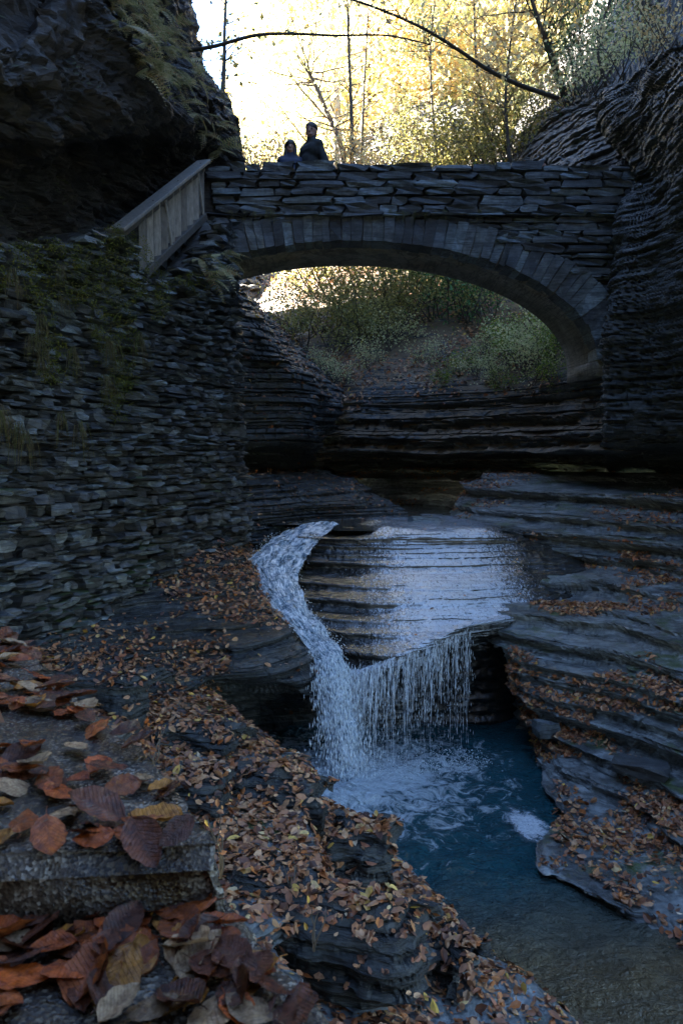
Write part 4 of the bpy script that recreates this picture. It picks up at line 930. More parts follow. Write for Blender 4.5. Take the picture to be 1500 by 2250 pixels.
def add_leaf(meshes, p, nr, s, label, group, tilt=.3):
    x, y, z = frames(nr[None], tilt, rl); o = link("fallen_leaf", meshes[int(rl.integers(len(meshes)))])
    mx = Matrix((( *x[0],), (*y[0],), (*z[0],))).transposed().to_4x4(); o.matrix_world = Matrix.Translation(p+nr*.006)@mx@Matrix.Scale(s, 4)
    tag(o, label, "leaf", group); return o
for gi, (g, cnt, where) in enumerate(((SLABS[0], 92, "upper"), (SLABS[1], 92, "lower"))):
    G, N = g
    def mk(c, n):
        px, py, d = proj(c.reshape(-1, 3)); v_ = ((px > -20) & (px < 900) & (py > 1380) & (py < 2270)).reshape(c.shape[:2])
        return v_*(n[..., 2] > .8)*np.clip(.35+fbm(c[..., 0]*5, c[..., 1]*5, c[..., 2], 3, 40+gi), .02, 1)
    p, nr = sample(G, N, cnt, mk, rl)
    for i in range(len(p)): 
        nm = ('dark brown', 'russet', 'copper', 'dark brown', 'ochre', 'copper', 'pale', 'dark brown')[i % 8]
        add_leaf(WETL[nm], p[i]+np.array([0, 0, .004*(i % 4)]), nr[i], rl.uniform(.038, .078), "wet %s fallen leaf lying on the %s pebbly slab" % (nm, where), "%s leaves on the %s slab" % (nm, where), .24)

for gi, g in enumerate(SLABS):     # the slabs go on to the left with a thinner scatter
    p, nr = sample(g[0], g[1], 130, lambda c, n: (n[..., 2] > .8)*((proj(c.reshape(-1, 3))[0] < -10).reshape(c.shape[:2])), rl)
    V, F = leaf_cloud(p+nr*.008, nr, rl.uniform(.05, .09, len(p)), rl, .2); o = link("leaf_litter", np_mesh("leaf_litter", V, F, M['litter'], smooth=False)); o["kind"] = "stuff"
def mz(lo): return lambda c, n: (n[..., 2] > lo)*1.0
def litter(name, surf, n, size, mask, r=rl, tilt=.35, objs=0, label="", group="", mt='litter', lift=.02):
    G, N = GR[surf]; p, nr = sample(G, N, n, mask, r)
    px, py, d = proj(p); ok = (px > -60) & (px < 1560) & (py > -60) & (py < 2310)
    p, nr, d = p[ok], nr[ok], d[ok]
    s = size[0]*.55+(size[1]*1.15-size[0]*.55)*r.random(len(p))**1.5; p = p+nr*(r.random((len(p), 1))*lift+.006)
    o_ = np.argsort(-s/d); p, nr, s = p[o_], nr[o_], s[o_]
    for i in range(min(objs, len(p))): add_leaf(BIGD, p[i], nr[i], s[i]*1.05, label, group, tilt)
    V, F = leaf_cloud(p[objs:], nr[objs:], s[objs:], r, tilt)
    o = link(name, np_mesh(name, V, F, M[mt], smooth=False)); o["kind"] = "stuff"
def patchy(lo, f, th, sd, k=6):
    return lambda c, n: (n[..., 2] > lo)*np.clip((fbm(c[..., 0]*f, c[..., 1]*f, c[..., 2]*f*2, 3, sd)-th)*k, 0, 1)
litter("leaf_litter", "leafy_slope", 24000, (.04, .08), lambda c, n: (n[..., 2] > .52)*np.clip(.95+1.5*fbm(c[..., 0]*1.5, c[..., 1]*1.5, c[..., 2]*2, 3, 5), .05, 1), objs=65, label="dry tan fallen leaf on the leaf-covered slope above the pool", group="leaves on the near slope", tilt=.26, lift=.025)
for gi, g in enumerate(OUT):
    GR["rock_outcrop"] = g; litter("leaf_litter", "rock_outcrop", 260 if gi != 5 else 600, (.04, .075), lambda c, n: (n[..., 2] > .78)*1.0)
def ledge_mask(c, n):
    px, py, d = proj(c.reshape(-1, 3)); bare = ((px > 505) & (py > 1385)).reshape(c.shape[:2]); return patchy(.45, .9, -.15, 6, 4)(c, n)*np.where(bare, .05, 1)
litter("leaf_litter", "left_ledge", 4200, (.04, .08), ledge_mask)
litter("leaf_litter", "terrace_lower", 12500, (.035, .07), patchy(.5, 1.1, .02, 7, 5), objs=45, label="crisp pale fallen leaf on the layered rock bank right of the pool", group="leaves on the rock bank", tilt=.4)
def bench(c, n):
    px, py, d = proj(c.reshape(-1, 3)); e = (py-1880)-(px-1350)*.72; m_ = ((px > 1215) & (abs(e) < 75+(px-1215)*.12)).reshape(c.shape[:2])
    return m_*(n[..., 2] > .5)*np.clip(.6+fbm(c[..., 0]*3, c[..., 1]*3, c[..., 2], 2, 55), .05, 1)
litter("leaf_litter", "terrace_lower", 1500, (.045, .085), bench, tilt=.45, lift=.05)
litter("leaf_litter", "terrace_upper", 5200, (.04, .075), patchy(.5, .9, .0, 8, 4))
litter("leaf_litter", "far_bank", 15000, (.06, .12), lambda c, n: (n[..., 2] > .3)*(c[..., 2] > 1.0)*np.clip(.5+fbm(c[..., 0]*.9, c[..., 1]*.9, c[..., 2], 3, 9)*2, 0, 1))
litter("leaf_litter", "waterside_ledge", 900, (.04, .075), patchy(.4, 2, -.2, 10))
litter("leaf_litter", "left_tongue_rock", 700, (.05, .08), patchy(.6, 1, -.1, 11))
litter("leaf_litter", "left_bank_rock", 1500, (.06, .1), patchy(.35, 1, -.3, 12))
litter("leaf_litter", "falls_shelf", 70, (.04, .07), lambda c, n: (n[..., 2] > .8)*1.0, lift=.002, tilt=.1)

# trees -----------------------------------------------------------
def limb(m, p0, dirv, ln, r0, r, tips, depth, wob=.18, up=.05):
    n = 5; pts = [np.array(p0, float)]; d = np.array(dirv, float)
    for i in range(n):
        d = d+r.normal(0, wob, 3)*.5+np.array([0, 0, up]); d /= np.linalg.norm(d); pts.append(pts[-1]+d*ln/n)
    m.tube(pts, np.linspace(r0, r0*.35, n+1), 5 if depth else 6, False)
    if depth <= 0: tips += pts[2:]
    else:
        for i in range(int(r.integers(3, 5))):
            k = int(r.integers(2, n+1)); q = d+r.normal(0, .7, 3); q /= np.linalg.norm(q)
            limb(m, pts[k], q, ln*r.uniform(.45, .7), r0*.45, r, tips, depth-1, wob, up)
        tips += pts[-2:]
def tree_meshes(seed, h, r0, nleaf, lsize, bk, lf, crown0=.35, spread=.3, depth=1, cl=.5, nb=12):
    r = np.random.default_rng(seed); m = MB(); tips = []
    n = 9; pts = [np.zeros(3)]
    for i in range(n): pts.append(pts[-1]+np.array([r.normal(0, .02)*h, r.normal(0, .02)*h, h/n]))
    m.tube(pts, np.linspace(r0, r0*.2, n+1)*np.r_[1.25, np.ones(n)], 8, False); pts = np.array(pts)
    for i in range(nb):
        f = crown0+(1-crown0)*i/nb; q = pts[int(f*n)]*(1-(f*n) % 1)+pts[min(int(f*n)+1, n)]*((f*n) % 1)
        a = r.uniform(0, 6.28); dv = np.array([math.cos(a), math.sin(a), r.uniform(.1, .8)]); dv /= np.linalg.norm(dv)
        limb(m, q, dv, h*spread*r.uniform(.6, 1.1)*(1.15-f*.6), r0*.35*(1.1-f*.6), r, tips, depth)
    tips = np.array(tips); tr = m.mesh("trunk", M[bk]); cm = None
    if nleaf:
        i = r.integers(0, len(tips), nleaf); c = tips[i]+r.normal(0, cl, (nleaf, 3)); V, F = leaf_quads(c, r.uniform(.6, 1.3, nleaf)*lsize, r)
        cm = np_mesh("crown", V, F, M[lf], smooth=False)
    return tr, cm
def put_tree(name, meshes, loc, label, group=None, s=1, rz=0, tilt=(0, 0), cat="tree"):
    e = empty(name, tuple(loc)); e.rotation_euler = (tilt[0], tilt[1], rz); e.scale = (s, s, s)
    link("trunk", meshes[0], None, e)
    if meshes[1] is not None: link("crown", meshes[1], None, e)
    tag(e, label, cat, group); return e
KT = [('gold', 'bark', "gold leaved tree on the sunlit hillside beyond the bridge"), ('amber', 'bark', "amber leaved tree on the sunlit hillside beyond the bridge"), ('lime', 'bark', "yellow green tree on the sunlit hillside beyond the bridge"), ('gold', 'birch', "pale trunked golden tree on the sunlit hillside beyond the bridge")]
TM = [tree_meshes(100+i, 15, .17, 5200, .30, k[1], k[0], .25, .3, 1, .62, 14) for i, k in enumerate(KT)]
rt = np.random.default_rng(21)
spots = []
for i in range(600):
    d = 31+34*rt.random()**.9; px = rt.uniform(400, 1420); p = P(px, 500, d); x, y = p[0], p[1]
    if px < (560 if d > 52 else 650): continue
    if all((x-a)**2+(y-b)**2 > 2.9**2+((y-30)*.05)**2 for a, b in spots): spots.append((x, y))
    if len(spots) >= 46: break
for i, (x, y) in enumerate(spots):
    k = int(rt.choice(4, p=[.34, .22, .2, .24])); put_tree("hillside_tree", TM[k], (x, y, hill_z(x, y)-.3), KT[k][2], KT[k][0]+" "+KT[k][1]+" trees on the hillside", rt.uniform(.75, 1.25), rt.uniform(0, 6.28), (rt.normal(0, .05), rt.normal(0, .05)))

# individual trees that can be told apart above the bridge
def stem_tree(name, pxs, r0, label, bk='bark', lf=None, nleaf=0, lsize=.1, seed=1, cat="tree", twigs=18, tl=.8, group=None):
    """trunk through picture points, each at its own distance; twigs along it"""
    r = np.random.default_rng(seed); pts = cr(np.array([P(*q) for q in pxs]), 5*len(pxs)); base = pts[0].copy()
    e = empty(name, tuple(base)); m = MB(); m.tube(pts-base, np.linspace(r0, r0*.3, len(pts)), 7)
    tips = []
    for i in range(twigs):
        k = int(r.integers(len(pts)//4, len(pts))); dv = r.normal(0, 1, 3); dv[2] = abs(dv[2])*.6; dv /= np.linalg.norm(dv)
        limb(m, pts[k]-base, dv, tl*r.uniform(.4, 1.2), max(r0*.22, .004), r, tips, 0, .3, .04)
    link("trunk", m.mesh("trunk", M[bk]), None, e)
    if nleaf:
        tips = np.array(tips); i = r.integers(0, len(tips), nleaf); V, F = leaf_quads(tips[i]+r.normal(0, .10+lsize*.6, (nleaf, 3)), r.uniform(.6, 1.25, nleaf)*lsize, r)
        link("crown", np_mesh("crown", V, F, M[lf], smooth=False), None, e)
    tag(e, label, cat, group); return e
stem_tree("slender_tree", [(486, 250, 17), (492, 160, 17), (494, 60, 17), (500, -80, 17)], .06, "thin dark sapling rising from the fern-covered cliff edge left of the bridge", lf='olive', nleaf=140, lsize=.13, seed=2)
stem_tree("slender_tree", [(774, 420, 22), (772, 250, 22), (766, 100, 22), (762, -60, 22)], .07, "straight bare sapling standing behind the man on the bridge", seed=3, twigs=26, tl=1.1, lf='gold', nleaf=160, lsize=.14)
stem_tree("slender_tree", [(790, 420, 23), (797, 260, 23), (803, 130, 23), (812, -40, 23)], .05, "thin reddish sapling beside the straight bare one", seed=4, twigs=22, tl=1.0, bk='twig', lf='amber', nleaf=90, lsize=.13)
stem_tree("birch_tree", [(745, 380, 31), (738, 200, 31), (728, 80, 31), (712, -90, 31)], .2, "pale birch trunk in front of the golden woods, slimmer of the two", bk='birch', seed=5, tl=2.4, lf='gold', nleaf=500, lsize=.22)
stem_tree("birch_tree", [(878, 330, 33), (866, 180, 33), (858, 60, 33), (846, -80, 33)], .34, "thick pale birch trunk in front of the golden woods above the outcrop", bk='birch', seed=6, tl=2.6, lf='gold', nleaf=500, lsize=.22)
stem_tree("leaning_tree", [(760, 380, 26), (745, 310, 26), (720, 250, 26), (690, 180, 26), (670, 150, 26)], .12, "crooked dead tree leaning left behind the two people", seed=7, twigs=30, tl=2.2, lf='lime', nleaf=260, lsize=.16)
stem_tree("overhanging_branch", [(405, 112, 13.4), (470, 102, 13.2), (560, 78, 13), (640, 74, 13), (735, 78, 13), (850, 78, 13), (945, 98, 13)], .035, "long thin bare branch reaching out from the left cliff over the bridge", bk='twig', seed=8, cat="branch", twigs=16, tl=.6, lf='lime', nleaf=40, lsize=.09)
stem_tree("leaning_sapling", [(1225, 215, 16), (1150, 190, 15.6), (1075, 155, 15.2), (1000, 105, 14.8), (925, 60, 14.5), (820, 15, 14), (740, -10, 13.8)], .05, "arching bare sapling leaning left from the slope right of the bridge", bk='twig', seed=9, twigs=24, tl=.9, lf='amber', nleaf=200, lsize=.11)
stem_tree("slender_tree", [(1240, 210, 18.5), (1205, 110, 18), (1180, 40, 17.8), (1150, -60, 17.6)], .09, "dark grey trunk leaning left on the top of the bare rock slope", seed=10, twigs=26, tl=1.5, lf='amber', nleaf=700, lsize=.15)
stem_tree("slender_tree", [(1085, 360, 21), (1060, 240, 21), (1045, 120, 21), (1040, -40, 21)], .06, "yellowing sapling among the shrubs beyond the right end of the bridge", seed=11, twigs=34, tl=1.5, lf='amber', nleaf=700, lsize=.15)
stem_tree("slender_tree", [(1418, 150, 13.5), (1414, 60, 13.4), (1408, -60, 13.3)], .09, "dark trunk standing on top of the right cliff", seed=12, twigs=16, tl=.9, lf='olive', nleaf=300, lsize=.1)
stem_tree("slender_tree", [(1330, 190, 15), (1312, 100, 15), (1340, 0, 15), (1380, -100, 15)], .035, "bent grey sapling on the lip of the right cliff", bk='twig', seed=13, twigs=26, tl=1.0, lf='lime', nleaf=300, lsize=.1)
stem_tree("slender_tree", [(1120, 360, 19), (1110, 230, 19), (1120, 100, 19), (1140, -50, 19)], .05, "orange leaved sapling beside the bare rock slope", seed=15, twigs=40, tl=1.6, lf='amber', nleaf=800, lsize=.14)
stem_tree("slender_tree", [(960, 350, 22), (950, 240, 22), (945, 120, 22), (955, 0, 22)], .05, "pale green sapling on the outcrop beyond the bridge", seed=16, twigs=36, tl=1.5, lf='lime', nleaf=600, lsize=.13)

# shrubs ----------------------------------------------------------
def shrub_meshes(seed, h, wd, nst, nleaf, ls, lf, bk='twig', fl=.35):
    r = np.random.default_rng(seed); m = MB(); tips = []
    for i in range(nst):
        a = r.uniform(0, 6.28); dv = np.array([math.cos(a)*wd, math.sin(a)*wd, 1.0]); dv /= np.linalg.norm(dv)
        limb(m, r.normal(0, .08*h, 3)*np.array([1, 1, 0]), dv, h*r.uniform(.6, 1.1), .012*h, r, tips, 1, .25, .0)
    tips = np.array(tips); st_ = m.mesh("stems", M[bk])
    i = r.integers(0, len(tips), nleaf); V, F = leaf_quads(tips[i]+r.normal(0, fl*.35*h, (nleaf, 3))*np.array([1, 1, .7]), r.uniform(.6, 1.3, nleaf)*ls, r, .5)
    return st_, np_mesh("foliage", V, F, M[lf], smooth=False)
def put_shrub(name, meshes, loc, label, group, s=1, rz=0, cat="shrub"):
    e = empty(name, tuple(loc), rz); e.scale = (s, s, s); link("stems", meshes[0], None, e); link("foliage", meshes[1], None, e); tag(e, label, cat, group); return e
SO = [shrub_meshes(200+i, 1.5, .6, 9, 1500, .075, 'olive') for i in range(3)]
SG = [shrub_meshes(210+i, 1.0, .6, 8, 900, .07, 'green') for i in range(2)]
SL = [shrub_meshes(220+i, 1.3, .6, 8, 800, .085, 'lime') for i in range(2)]
SA = [shrub_meshes(230+i, 1.1, .7, 9, 420, .09, 'amber') for i in range(2)]
SE = [shrub_meshes(240, 1.3, .45, 12, 4200, .055, 'evergreen', fl=.5)]
def on(surf, px, py):
    """point of a built surface seen at a picture position"""
    G, _ = GR[surf]; f = G.reshape(-1, 3); qx, qy, d = proj(f); e = (qx-px)**2+(qy-py)**2; k = np.where(e < e.min()+160)[0]; return f[k[np.argmin(d[k])]]
rs2 = np.random.default_rng(44)
for (px, py, s) in ((620, 750, 1.2), (660, 770, 1.3), (700, 720, 1.7), (720, 770, 1.3), (760, 690, 1.8), (790, 750, 1.3), (830, 690, 1.6), (860, 740, 1.1), (700, 640, 2.0), (780, 630, 2.0), (860, 640, 1.7), (920, 660, 1.4), (880, 700, 1.4), (950, 690, 1.4), (905, 640, 1.9), (1080, 690, 1.3), (970, 640, 1.7), (820, 720, 1.2)):
    put_shrub("shrub", SO[int(rs2.integers(3))], on("far_bank", px, py)-np.array([0, 0, .1]), "thin olive green shrub of the thicket seen through the arch", "olive shrubs beyond the arch", s*rs2.uniform(.55, .8), rs2.uniform(0, 6))
for (px, py, s) in ((1180, 760, .9), (1205, 720, .8), (1215, 790, .8), (1150, 800, .8), (1110, 790, .7), (1170, 830, .6), (1060, 780, .6), (1010, 800, .55), (1130, 740, .7), (940, 790, .5), (1190, 690, .8), (1080, 830, .5), (1140, 770, .6), (1100, 850, .45), (1200, 840, .5), (1040, 820, .45), (970, 830, .4), (1160, 790, .6), (1220, 750, .7), (1085, 750, .6)):
    put_shrub("leafy_plant", SG[int(rs2.integers(2))] if rs2.random() < .65 else SL[int(rs2.integers(2))], on("far_bank", px, py)-np.array([0, 0, .06]), "low yellow green plant on the leafy bank right of the arch opening", "plants on the far bank", s*rs2.uniform(.8, 1.1), rs2.uniform(0, 6), "plant")
for (px, py, s) in ((740, 850, .5), (700, 830, .5), (850, 760, .7), (800, 800, .5)):
    put_shrub("leafy_plant", SL[int(rs2.integers(2))], on("far_bank", px, py), "small yellow leaved plant on the bank under the thicket", "small plants under the thicket", s, rs2.uniform(0, 6), "plant")
put_shrub("evergreen_bush", SE[0], on("far_bank", 1015, 700), "dense dark evergreen bush on the bank seen through the arch", None, 1.5, 0, "bush")
put_shrub("evergreen_bush", SE[0], P(1272, 200, 17.5), "tall bright evergreen bush growing on top of the rock slope", None, 1.5, 1, "bush").scale = (.8, .8, 1.9)
for (px, py, d, s) in ((1010, 330, 22, 1.6), (1060, 300, 21, 1.7), (960, 300, 23, 1.5), (1100, 340, 19.5, 1.5), (900, 330, 24, 1.5), (870, 300, 25, 1.3), (1040, 360, 20, 1.4), (1130, 300, 20, 1.5), (980, 360, 21, 1.2)):
    put_shrub("shrub", (SO+SL)[int(rs2.integers(5))], P(px, py+70, d), "tangled green and yellow shrub on the slope beyond the bridge parapet", "shrubs beyond the parapet", s*.72, rs2.uniform(0, 6))
for (px, py, d, s) in ((760, 350, 20, 1.0), (800, 350, 21, 1.0), (850, 355, 21, 1.1), (730, 360, 22, 1.0), (560, 350, 19, 1.0), (600, 360, 22, 1.2)):
    put_shrub("shrub", SA[int(rs2.integers(2))], P(px, py+50, d), "sparse twiggy shrub with orange leaves behind the parapet", "orange shrubs behind the parapet", s, rs2.uniform(0, 6))
for (px, py, d, s) in ((1360, 165, 12.8, .7), (1420, 130, 12.0, .7), (1470, 100, 11, .6), (1300, 200, 15.5, .9), (1250, 230, 18, 1.0), (1200, 250, 20, 1.1)):
    put_shrub("shrub", (SL+SA)[int(rs2.integers(4))], P(px, py+14, d), "straggly shrub growing along the lip of the right cliff", "shrubs on the right cliff lip", s, rs2.uniform(0, 6))
# ferns -----------------------------------------------------------
def frond(i):
    r = np.random.default_rng(500+i); V = []; F = []; n = 13; cv = r.uniform(.25, .7)
    def pt(t): return np.array([t, .08*math.sin(t*2+i), .45*t-cv*t*t*1.2])
    for k in range(n):
        t = (k+1)/n; c = pt(t); ln = .2*math.sin(math.pi*min(1, t*.85+.12))+.012; wq = .024
        for s in (-1, 1):
            b = len(V); tip = c+np.array([ln*.35, s*ln, -.05*ln]); mid = (c+tip)/2
            V += [c-np.array([wq, 0, 0]), mid+np.array([-wq, 0, .01]), tip, mid+np.array([wq, 0, .01]), c+np.array([wq, 0, 0])]; F.append((b, b+1, b+2, b+3, b+4) if s < 0 else (b+4, b+3, b+2, b+1, b))
    m = MB(); m.v.append(np.array(V)); m.f = F; m.n = len(V); m.tube([pt(t) for t in np.linspace(0, 1, 7)], np.linspace(.008, .002, 7), 4, False)
    return m.mesh("frond", M['fern'], False)
FR = [frond(i) for i in range(6)]
def fern(loc, out, s, label, group, nf=6, r=rs2):
    e = empty("fern", tuple(loc)); a0 = math.atan2(out[1], out[0])
    for i in range(nf):
        o = link("frond", FR[int(r.integers(6))], None, e); o.rotation_euler = (r.normal(0, .25), r.uniform(-.1, .9), a0+r.normal(0, .8)); q = s*r.uniform(.7, 1.2); o.scale = (q, q, q)
    tag(e, label, "fern", group)
G, N = GR["left_cliff"]; f = G.reshape(-1, 3); fn = N.reshape(-1, 3); qx, qy, qd = proj(f)
def cliff_spots(cond, n, mind, r=rs2):
    k = np.where(cond & (qd < 14.5))[0]; r.shuffle(k); out = []
    for i in k:
        if all((qx[i]-qx[j])**2+(qy[i]-qy[j])**2 > mind**2 for j in out): out.append(i)
        if len(out) >= n: break
    return out
lipx = 235+(qy+10)*.40
for i in cliff_spots((qy > -20) & (qy < 190) & (qx > lipx-8) & (qx < np.minimum(lipx+130, 400+qy*.3)), 70, 13): fern(f[i], np.array([.6, -.8, 0]), rs2.uniform(.22, .44), "pale yellow green fern hanging from the lip of the left cliff", "ferns on the left cliff lip")
for i in cliff_spots((qy > 190) & (qy < 330) & (qx > 400) & (qx < 505), 10, 22): fern(f[i], np.array([.6, -.8, 0]), rs2.uniform(.3, .5), "fern clinging to the rock shoulder above the bridge end", "ferns above the bridge end")
for px, py, d, s in ((470, 575, 10.3, .42), (455, 600, 10.0, .36), (485, 550, 10.6, .35), (440, 560, 10.2, .3)): fern(P(px, py, d)+np.array([.0, .0, -.05]), np.array([.8, -.6, 0]), s, "green fern drooping over the wall below the stair railing", "ferns below the railing")
# dead stalks, loose flat stones and a sunken slab
def stalk(px, py, d, h, label, seed):
    r = np.random.default_rng(seed); b = P(px, py, d); m = MB()
    for i in range(3):
        pts = [np.zeros(3)]; dv = np.array([r.normal(0, .2), r.normal(0, .2), 1])
        for k in range(6): dv = dv+r.normal(0, .18, 3); dv /= np.linalg.norm(dv); pts.append(pts[-1]+dv*h*r.uniform(.6, 1)/6)
        m.tube(pts, np.linspace(.006, .002, 7), 5)
    e = empty("dead_stalk", tuple(b)); link("stems", m.mesh("stems", M['twig']), None, e)
    n = 26; V, F = leaf_cloud(r.normal(0, .05, (n, 3))*np.array([1, 1, .2])+np.stack([np.zeros(n), np.zeros(n), r.uniform(.1, h, n)], -1), r.normal(0, 1, (n, 3)), r.uniform(.02, .05, n), r, .3, .45, .5)
    link("withered_leaves", np_mesh("withered_leaves", V, F, M['litter'], smooth=False), None, e); tag(e, label, "plant")
stalk(485, 1930, 3.2, .38, "dead dark plant stalk standing at the end of the wet slab", 1)
stalk(690, 2090, 3.3, .3, "withered twig standing in front of the long dark rock face", 2)
stalk(335, 1690, 4.3, .3, "brown withered stalk behind the upper wet slab", 3)
stalk(640, 1960, 3.9, .22, "short dead stem at the lower edge of the leaf carpet", 4)
def loose(px, py, d, sz, rz, label, surf=None):
    p = on(surf, px, py) if surf else P(px, py, d)
    o = link("loose_stone", BST[int(rs2.integers(14))]); o.location = p+np.array([0, 0, sz[2]*.3]); o.scale = sz; o.rotation_euler = (rs2.normal(0, .12), rs2.normal(0, .12), rz); tag(o, label, "stone")
loose(800, 2200, 0, (.2, .13, .06), .4, "grey angular stone lying in leaves below the long rock face", "leafy_slope")
loose(765, 2170, 0, (.16, .12, .04), -.3, "flat pale stone half under leaves below the long rock face", "leafy_slope")
loose(700, 1560, 0, (.12, .08, .03), .2, "small flat stone on the lip of the leafy slope", "leafy_slope")
loose(1395, 1690, 0, (.5, .3, .12), -.5, "dark flat slab resting on the layered right bank", "terrace_lower")
loose(1185, 1610, 0, (.22, .2, .16), .3, "rounded wet stone stuck on the corner of the right bank", "terrace_lower")
loose(1340, 2140, 4.83, (.5, .25, .08), .5, "flat slab just under the brown shallow water")
loose(930, 1146, 12.6, (.5, .3, .1), .1, "flat rock with leaves in the stream above the falls")
# dry grass and roots hanging on the wall and the bridge ledge, moss on the wall
def tuft(i, n=26):
    r = np.random.default_rng(700+i); m = MB()
    for k in range(n):
        a = r.uniform(-1.4, 1.4); q = r.uniform(.3, 1); pts = [np.array([.0, 0, 0])+r.normal(0, .04, 3)]
        for t in (.35, .7, 1): pts.append(pts[0]+np.array([math.sin(a)*.28*t*q, -.18*t*q+.1*t*t*q, (.12*math.sin(3.1*t)-.75*t*t)*q]))
        m.tube(pts, [.005, .006, .005, .002], 3, False)
    return m.mesh("hanging_grass", M['grass'])
TU = [tuft(i) for i in range(4)]
def hang(loc, s, label, group, rz=0):
    o = link("hanging_grass", TU[int(rs2.integers(4))]); o.location = loc; o.scale = (s,)*3; o.rotation_euler = (0, 0, rz); tag(o, label, "grass", group)
for i in range(24):
    s_ = rs2.uniform(1.6, 4.6); x, y, a_ = wpt(s_); z_ = rs2.uniform(.1, wtop(y)-.1)*1.0; hang((x+math.sin(a_)*.06, y-math.cos(a_)*.06, z_), rs2.uniform(.3, .6), "dry grass tuft hanging from a joint of the mossy stone wall", "grass tufts on the stone wall", a_)
for i in range(22):
    x = rs2.uniform(-1.9, 1.7) if i < 17 else rs2.uniform(1.7, 4.2); hang((x, YB-.07, 3.67+rs2.uniform(-.03, .03)), rs2.uniform(.16, .34), "brown root tuft hanging from the ledge of the bridge face", "root tufts on the bridge")
VV, NN = [], []
for i in range(5200):
    s_ = rs2.uniform(1.4, 6.0); x, y, a_ = wpt(s_); z_ = rs2.uniform(-.3, wtop(y)+.02)
    dens = fbm(np.array(x*1.6), np.array(y*1.6), np.array(z_*1.2), 3, 91)+.35*(z_-.9)-.12*abs(s_-3.2)
    if dens < .08: continue
    VV.append((x+math.sin(a_)*rs2.uniform(-.02, .07), y-math.cos(a_)*rs2.uniform(-.02, .07), z_)); NN.append((math.sin(a_), -math.cos(a_), .8))
if VV:
    V = np.array(VV); V = np.repeat(V, 7, 0)+rs2.normal(0, .022, (len(V)*7, 3)); V, F = leaf_cloud(V, np.repeat(np.array(NN), 7, 0), rs2.uniform(.014, .03, len(V)), rs2, .8, .5, .3)
    o = link("moss", np_mesh("moss", V-wl, F, M['moss'], smooth=False), None, wall); o["kind"] = "stuff"

# ------------------------------------------------------------------ people on the bridge
def capsule(m, p0, p1, r0, r1, n=12):
    p0, p1 = np.array(p0, float), np.array(p1, float); d = p1-p0; L_ = np.linalg.norm(d)+1e-6; d /= L_
    pts = []; rr = []
    for t in np.linspace(-1, 0, 5): pts.append(p0+d*r0*t*.98); rr.append(r0*math.sqrt(max(.003, 1-t*t)))
    for t in np.linspace(0, 1, 5)[0:]: pts.append(p1+d*r1*t*.98); rr.append(r1*math.sqrt(max(.003, 1-t*t)))
    m.tube(pts, rr, n)
def ellipsoid(m, c, rad, n=14):
    V = [(c[0]+rad[0]*math.cos(a)*math.sin(b), c[1]+rad[1]*math.sin(a)*math.sin(b), c[2]+rad[2]*math.cos(b)) for b in np.linspace(.02, math.pi-.02, n) for a in np.linspace(0, 2*math.pi, 2*n, endpoint=False)]
    k = 2*n; F = [(i*k+j, (i+1)*k+j, (i+1)*k+(j+1) % k, i*k+(j+1) % k) for i in range(n-1) for j in range(k)]; F += [tuple(range(k)), tuple((n-1)*k+j for j in range(k-1, -1, -1))]
    m.add(V, F)
def fuse(o, vox):
    q = o.modifiers.new("fuse", 'REMESH'); q.mode = 'VOXEL'; q.voxel_size = vox; q.use_smooth_shade = True
    q = o.modifiers.new("soft", 'SMOOTH'); q.iterations = 3; q.factor = .5
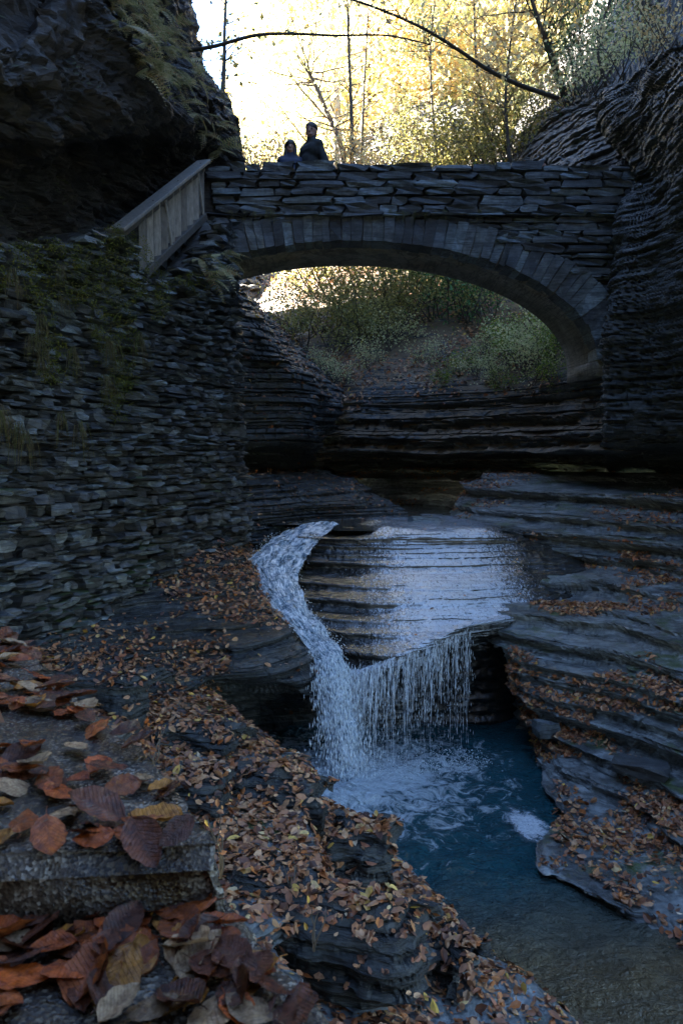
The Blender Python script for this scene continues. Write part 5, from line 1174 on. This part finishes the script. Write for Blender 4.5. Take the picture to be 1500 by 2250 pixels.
def person(loc, rz, k, jacket, longhair, label, head_turn=0.0, pocket=True):
    """k = stature scale of a 1.80 m figure facing -y"""
    e = empty("person", loc, rz); e.scale = (k, k, k); b = MB(); hz = 1.635
    for s in (-1, 1):
        capsule(b, (s*.09, 0, .93), (s*.10, 0, .5), .085, .06); capsule(b, (s*.10, 0, .5), (s*.10, .02, .1), .058, .04); capsule(b, (s*.10, .05, .045), (s*.11, -.13, .035), .045, .035)
        capsule(b, (s*.165, .0, 1.375), (s*.262, .06, 1.13), .052, .043); capsule(b, (s*.262, .06, 1.13), (s*.20, -.10, .98), .042, .032)
        capsule(b, (s*.195, -.11, .97), (s*.175, -.15, .93), .038, .034)
        for j in range(4): capsule(b, (s*(.20-.018*j), -.15, .935-.004*j), (s*(.19-.018*j), -.165, .87+.006*abs(j-1.5)), .0095, .008, 6)
        capsule(b, (s*.16, -.12, .96), (s*.135, -.155, .93), .011, .009, 6)
    capsule(b, (0, 0, .95), (0, .0, 1.2), .135, .14); capsule(b, (-.08, 0, 1.33), (.08, 0, 1.33), .12, .12); capsule(b, (0, .01, 1.45), (0, -.01, 1.58), .058, .052)
    link_b = b
    c_, s_ = math.cos(head_turn), math.sin(head_turn)
    def hp(x, y, z): return (c_*x-s_*y, s_*x+c_*y, z)
    ellipsoid(b, (0, 0, hz+.02), (.078, .098, .118)); ellipsoid(b, hp(0, -.035, hz-.055), (.055, .06, .06))
    capsule(b, hp(0, -.088, hz+.02), hp(0, -.112, hz-.022), .010, .014, 8); capsule(b, hp(-.022, -.092, hz-.062), hp(.022, -.092, hz-.062), .010, .010, 8)
    for s in (-1, 1): ellipsoid(b, hp(s*.08, .01, hz+.0), (.012, .02, .032), 8)
    o = link("body", b.mesh("body", M['skin']), None, e); fuse(o, .011)
    j = MB()
    capsule(j, (0, 0, .90), (0, 0, 1.2), .165, .165); capsule(j, (-.085, 0, 1.33), (.085, 0, 1.33), .142, .142); capsule(j, (0, .015, 1.42), (0, .0, 1.535), .09, .075)
    for s in (-1, 1): capsule(j, (s*.03, .01, 1.47), (s*.165, 0, 1.40), .075, .085)
    for s in (-1, 1): capsule(j, (s*.165, 0, 1.385), (s*.265, .06, 1.13), .07, .06); capsule(j, (s*.265, .06, 1.13), (s*.215, -.085, .99), .06, .05)
    o = link("jacket", j.mesh("jacket", M[jacket]), None, e); fuse(o, .014)
    t = MB(); 
    for s in (-1, 1): capsule(t, (s*.09, 0, .92), (s*.10, 0, .5), .115, .08); capsule(t, (s*.10, 0, .5), (s*.10, .02, .12), .078, .065)
    o = link("trousers", t.mesh("trousers", M['trouser']), None, e); fuse(o, .016)
    h = MB(); ellipsoid(h, hp(0, .014, hz+.066), (.09, .104, .092)); ellipsoid(h, hp(0, .045, hz+.0), (.086, .07, .11))
    if longhair:
        for s in (-1, 1): capsule(h, hp(s*.075, .0, hz+.05), hp(s*.095, -.02, hz-.26), .038, .045)
        capsule(h, hp(0, .07, hz), hp(0, .08, hz-.3), .07, .08); ellipsoid(h, hp(0, .0, hz+.06), (.096, .098, .098))
    o = link("hair", h.mesh("hair", M['hair']), None, e); fuse(o, .012)
    for s in (-1, 1):
        q = MB(); capsule(q, hp(s*.02, -.092, hz+.045), hp(s*.046, -.085, hz+.047), .006, .005, 6); link("eyebrow", q.mesh("eyebrow", M['hair']), None, e)
        q = MB(); ellipsoid(q, hp(s*.032, -.086, hz+.022), (.012, .007, .007), 6); link("eye", q.mesh("eye", M['hair']), None, e)
    tag(e, label, "person"); return e
def stand(px, d): return tuple(np.array([P(px, 300, d)[0], d, DECK+.002]))
person(stand(684, 12.66), R(-48), 1.03, 'jacket', False, "tall person in a dark jacket with hands low, looking down over the parapet", R(34))
person(stand(638, 12.62), R(6), .868, 'jacket_blue', True, "person with long dark hair and a navy jacket standing behind the parapet", R(-6))
person(stand(1192, 12.8), R(-70), .74, 'jacket', False, "dark-haired person almost hidden behind the right end of the parapet", R(10))
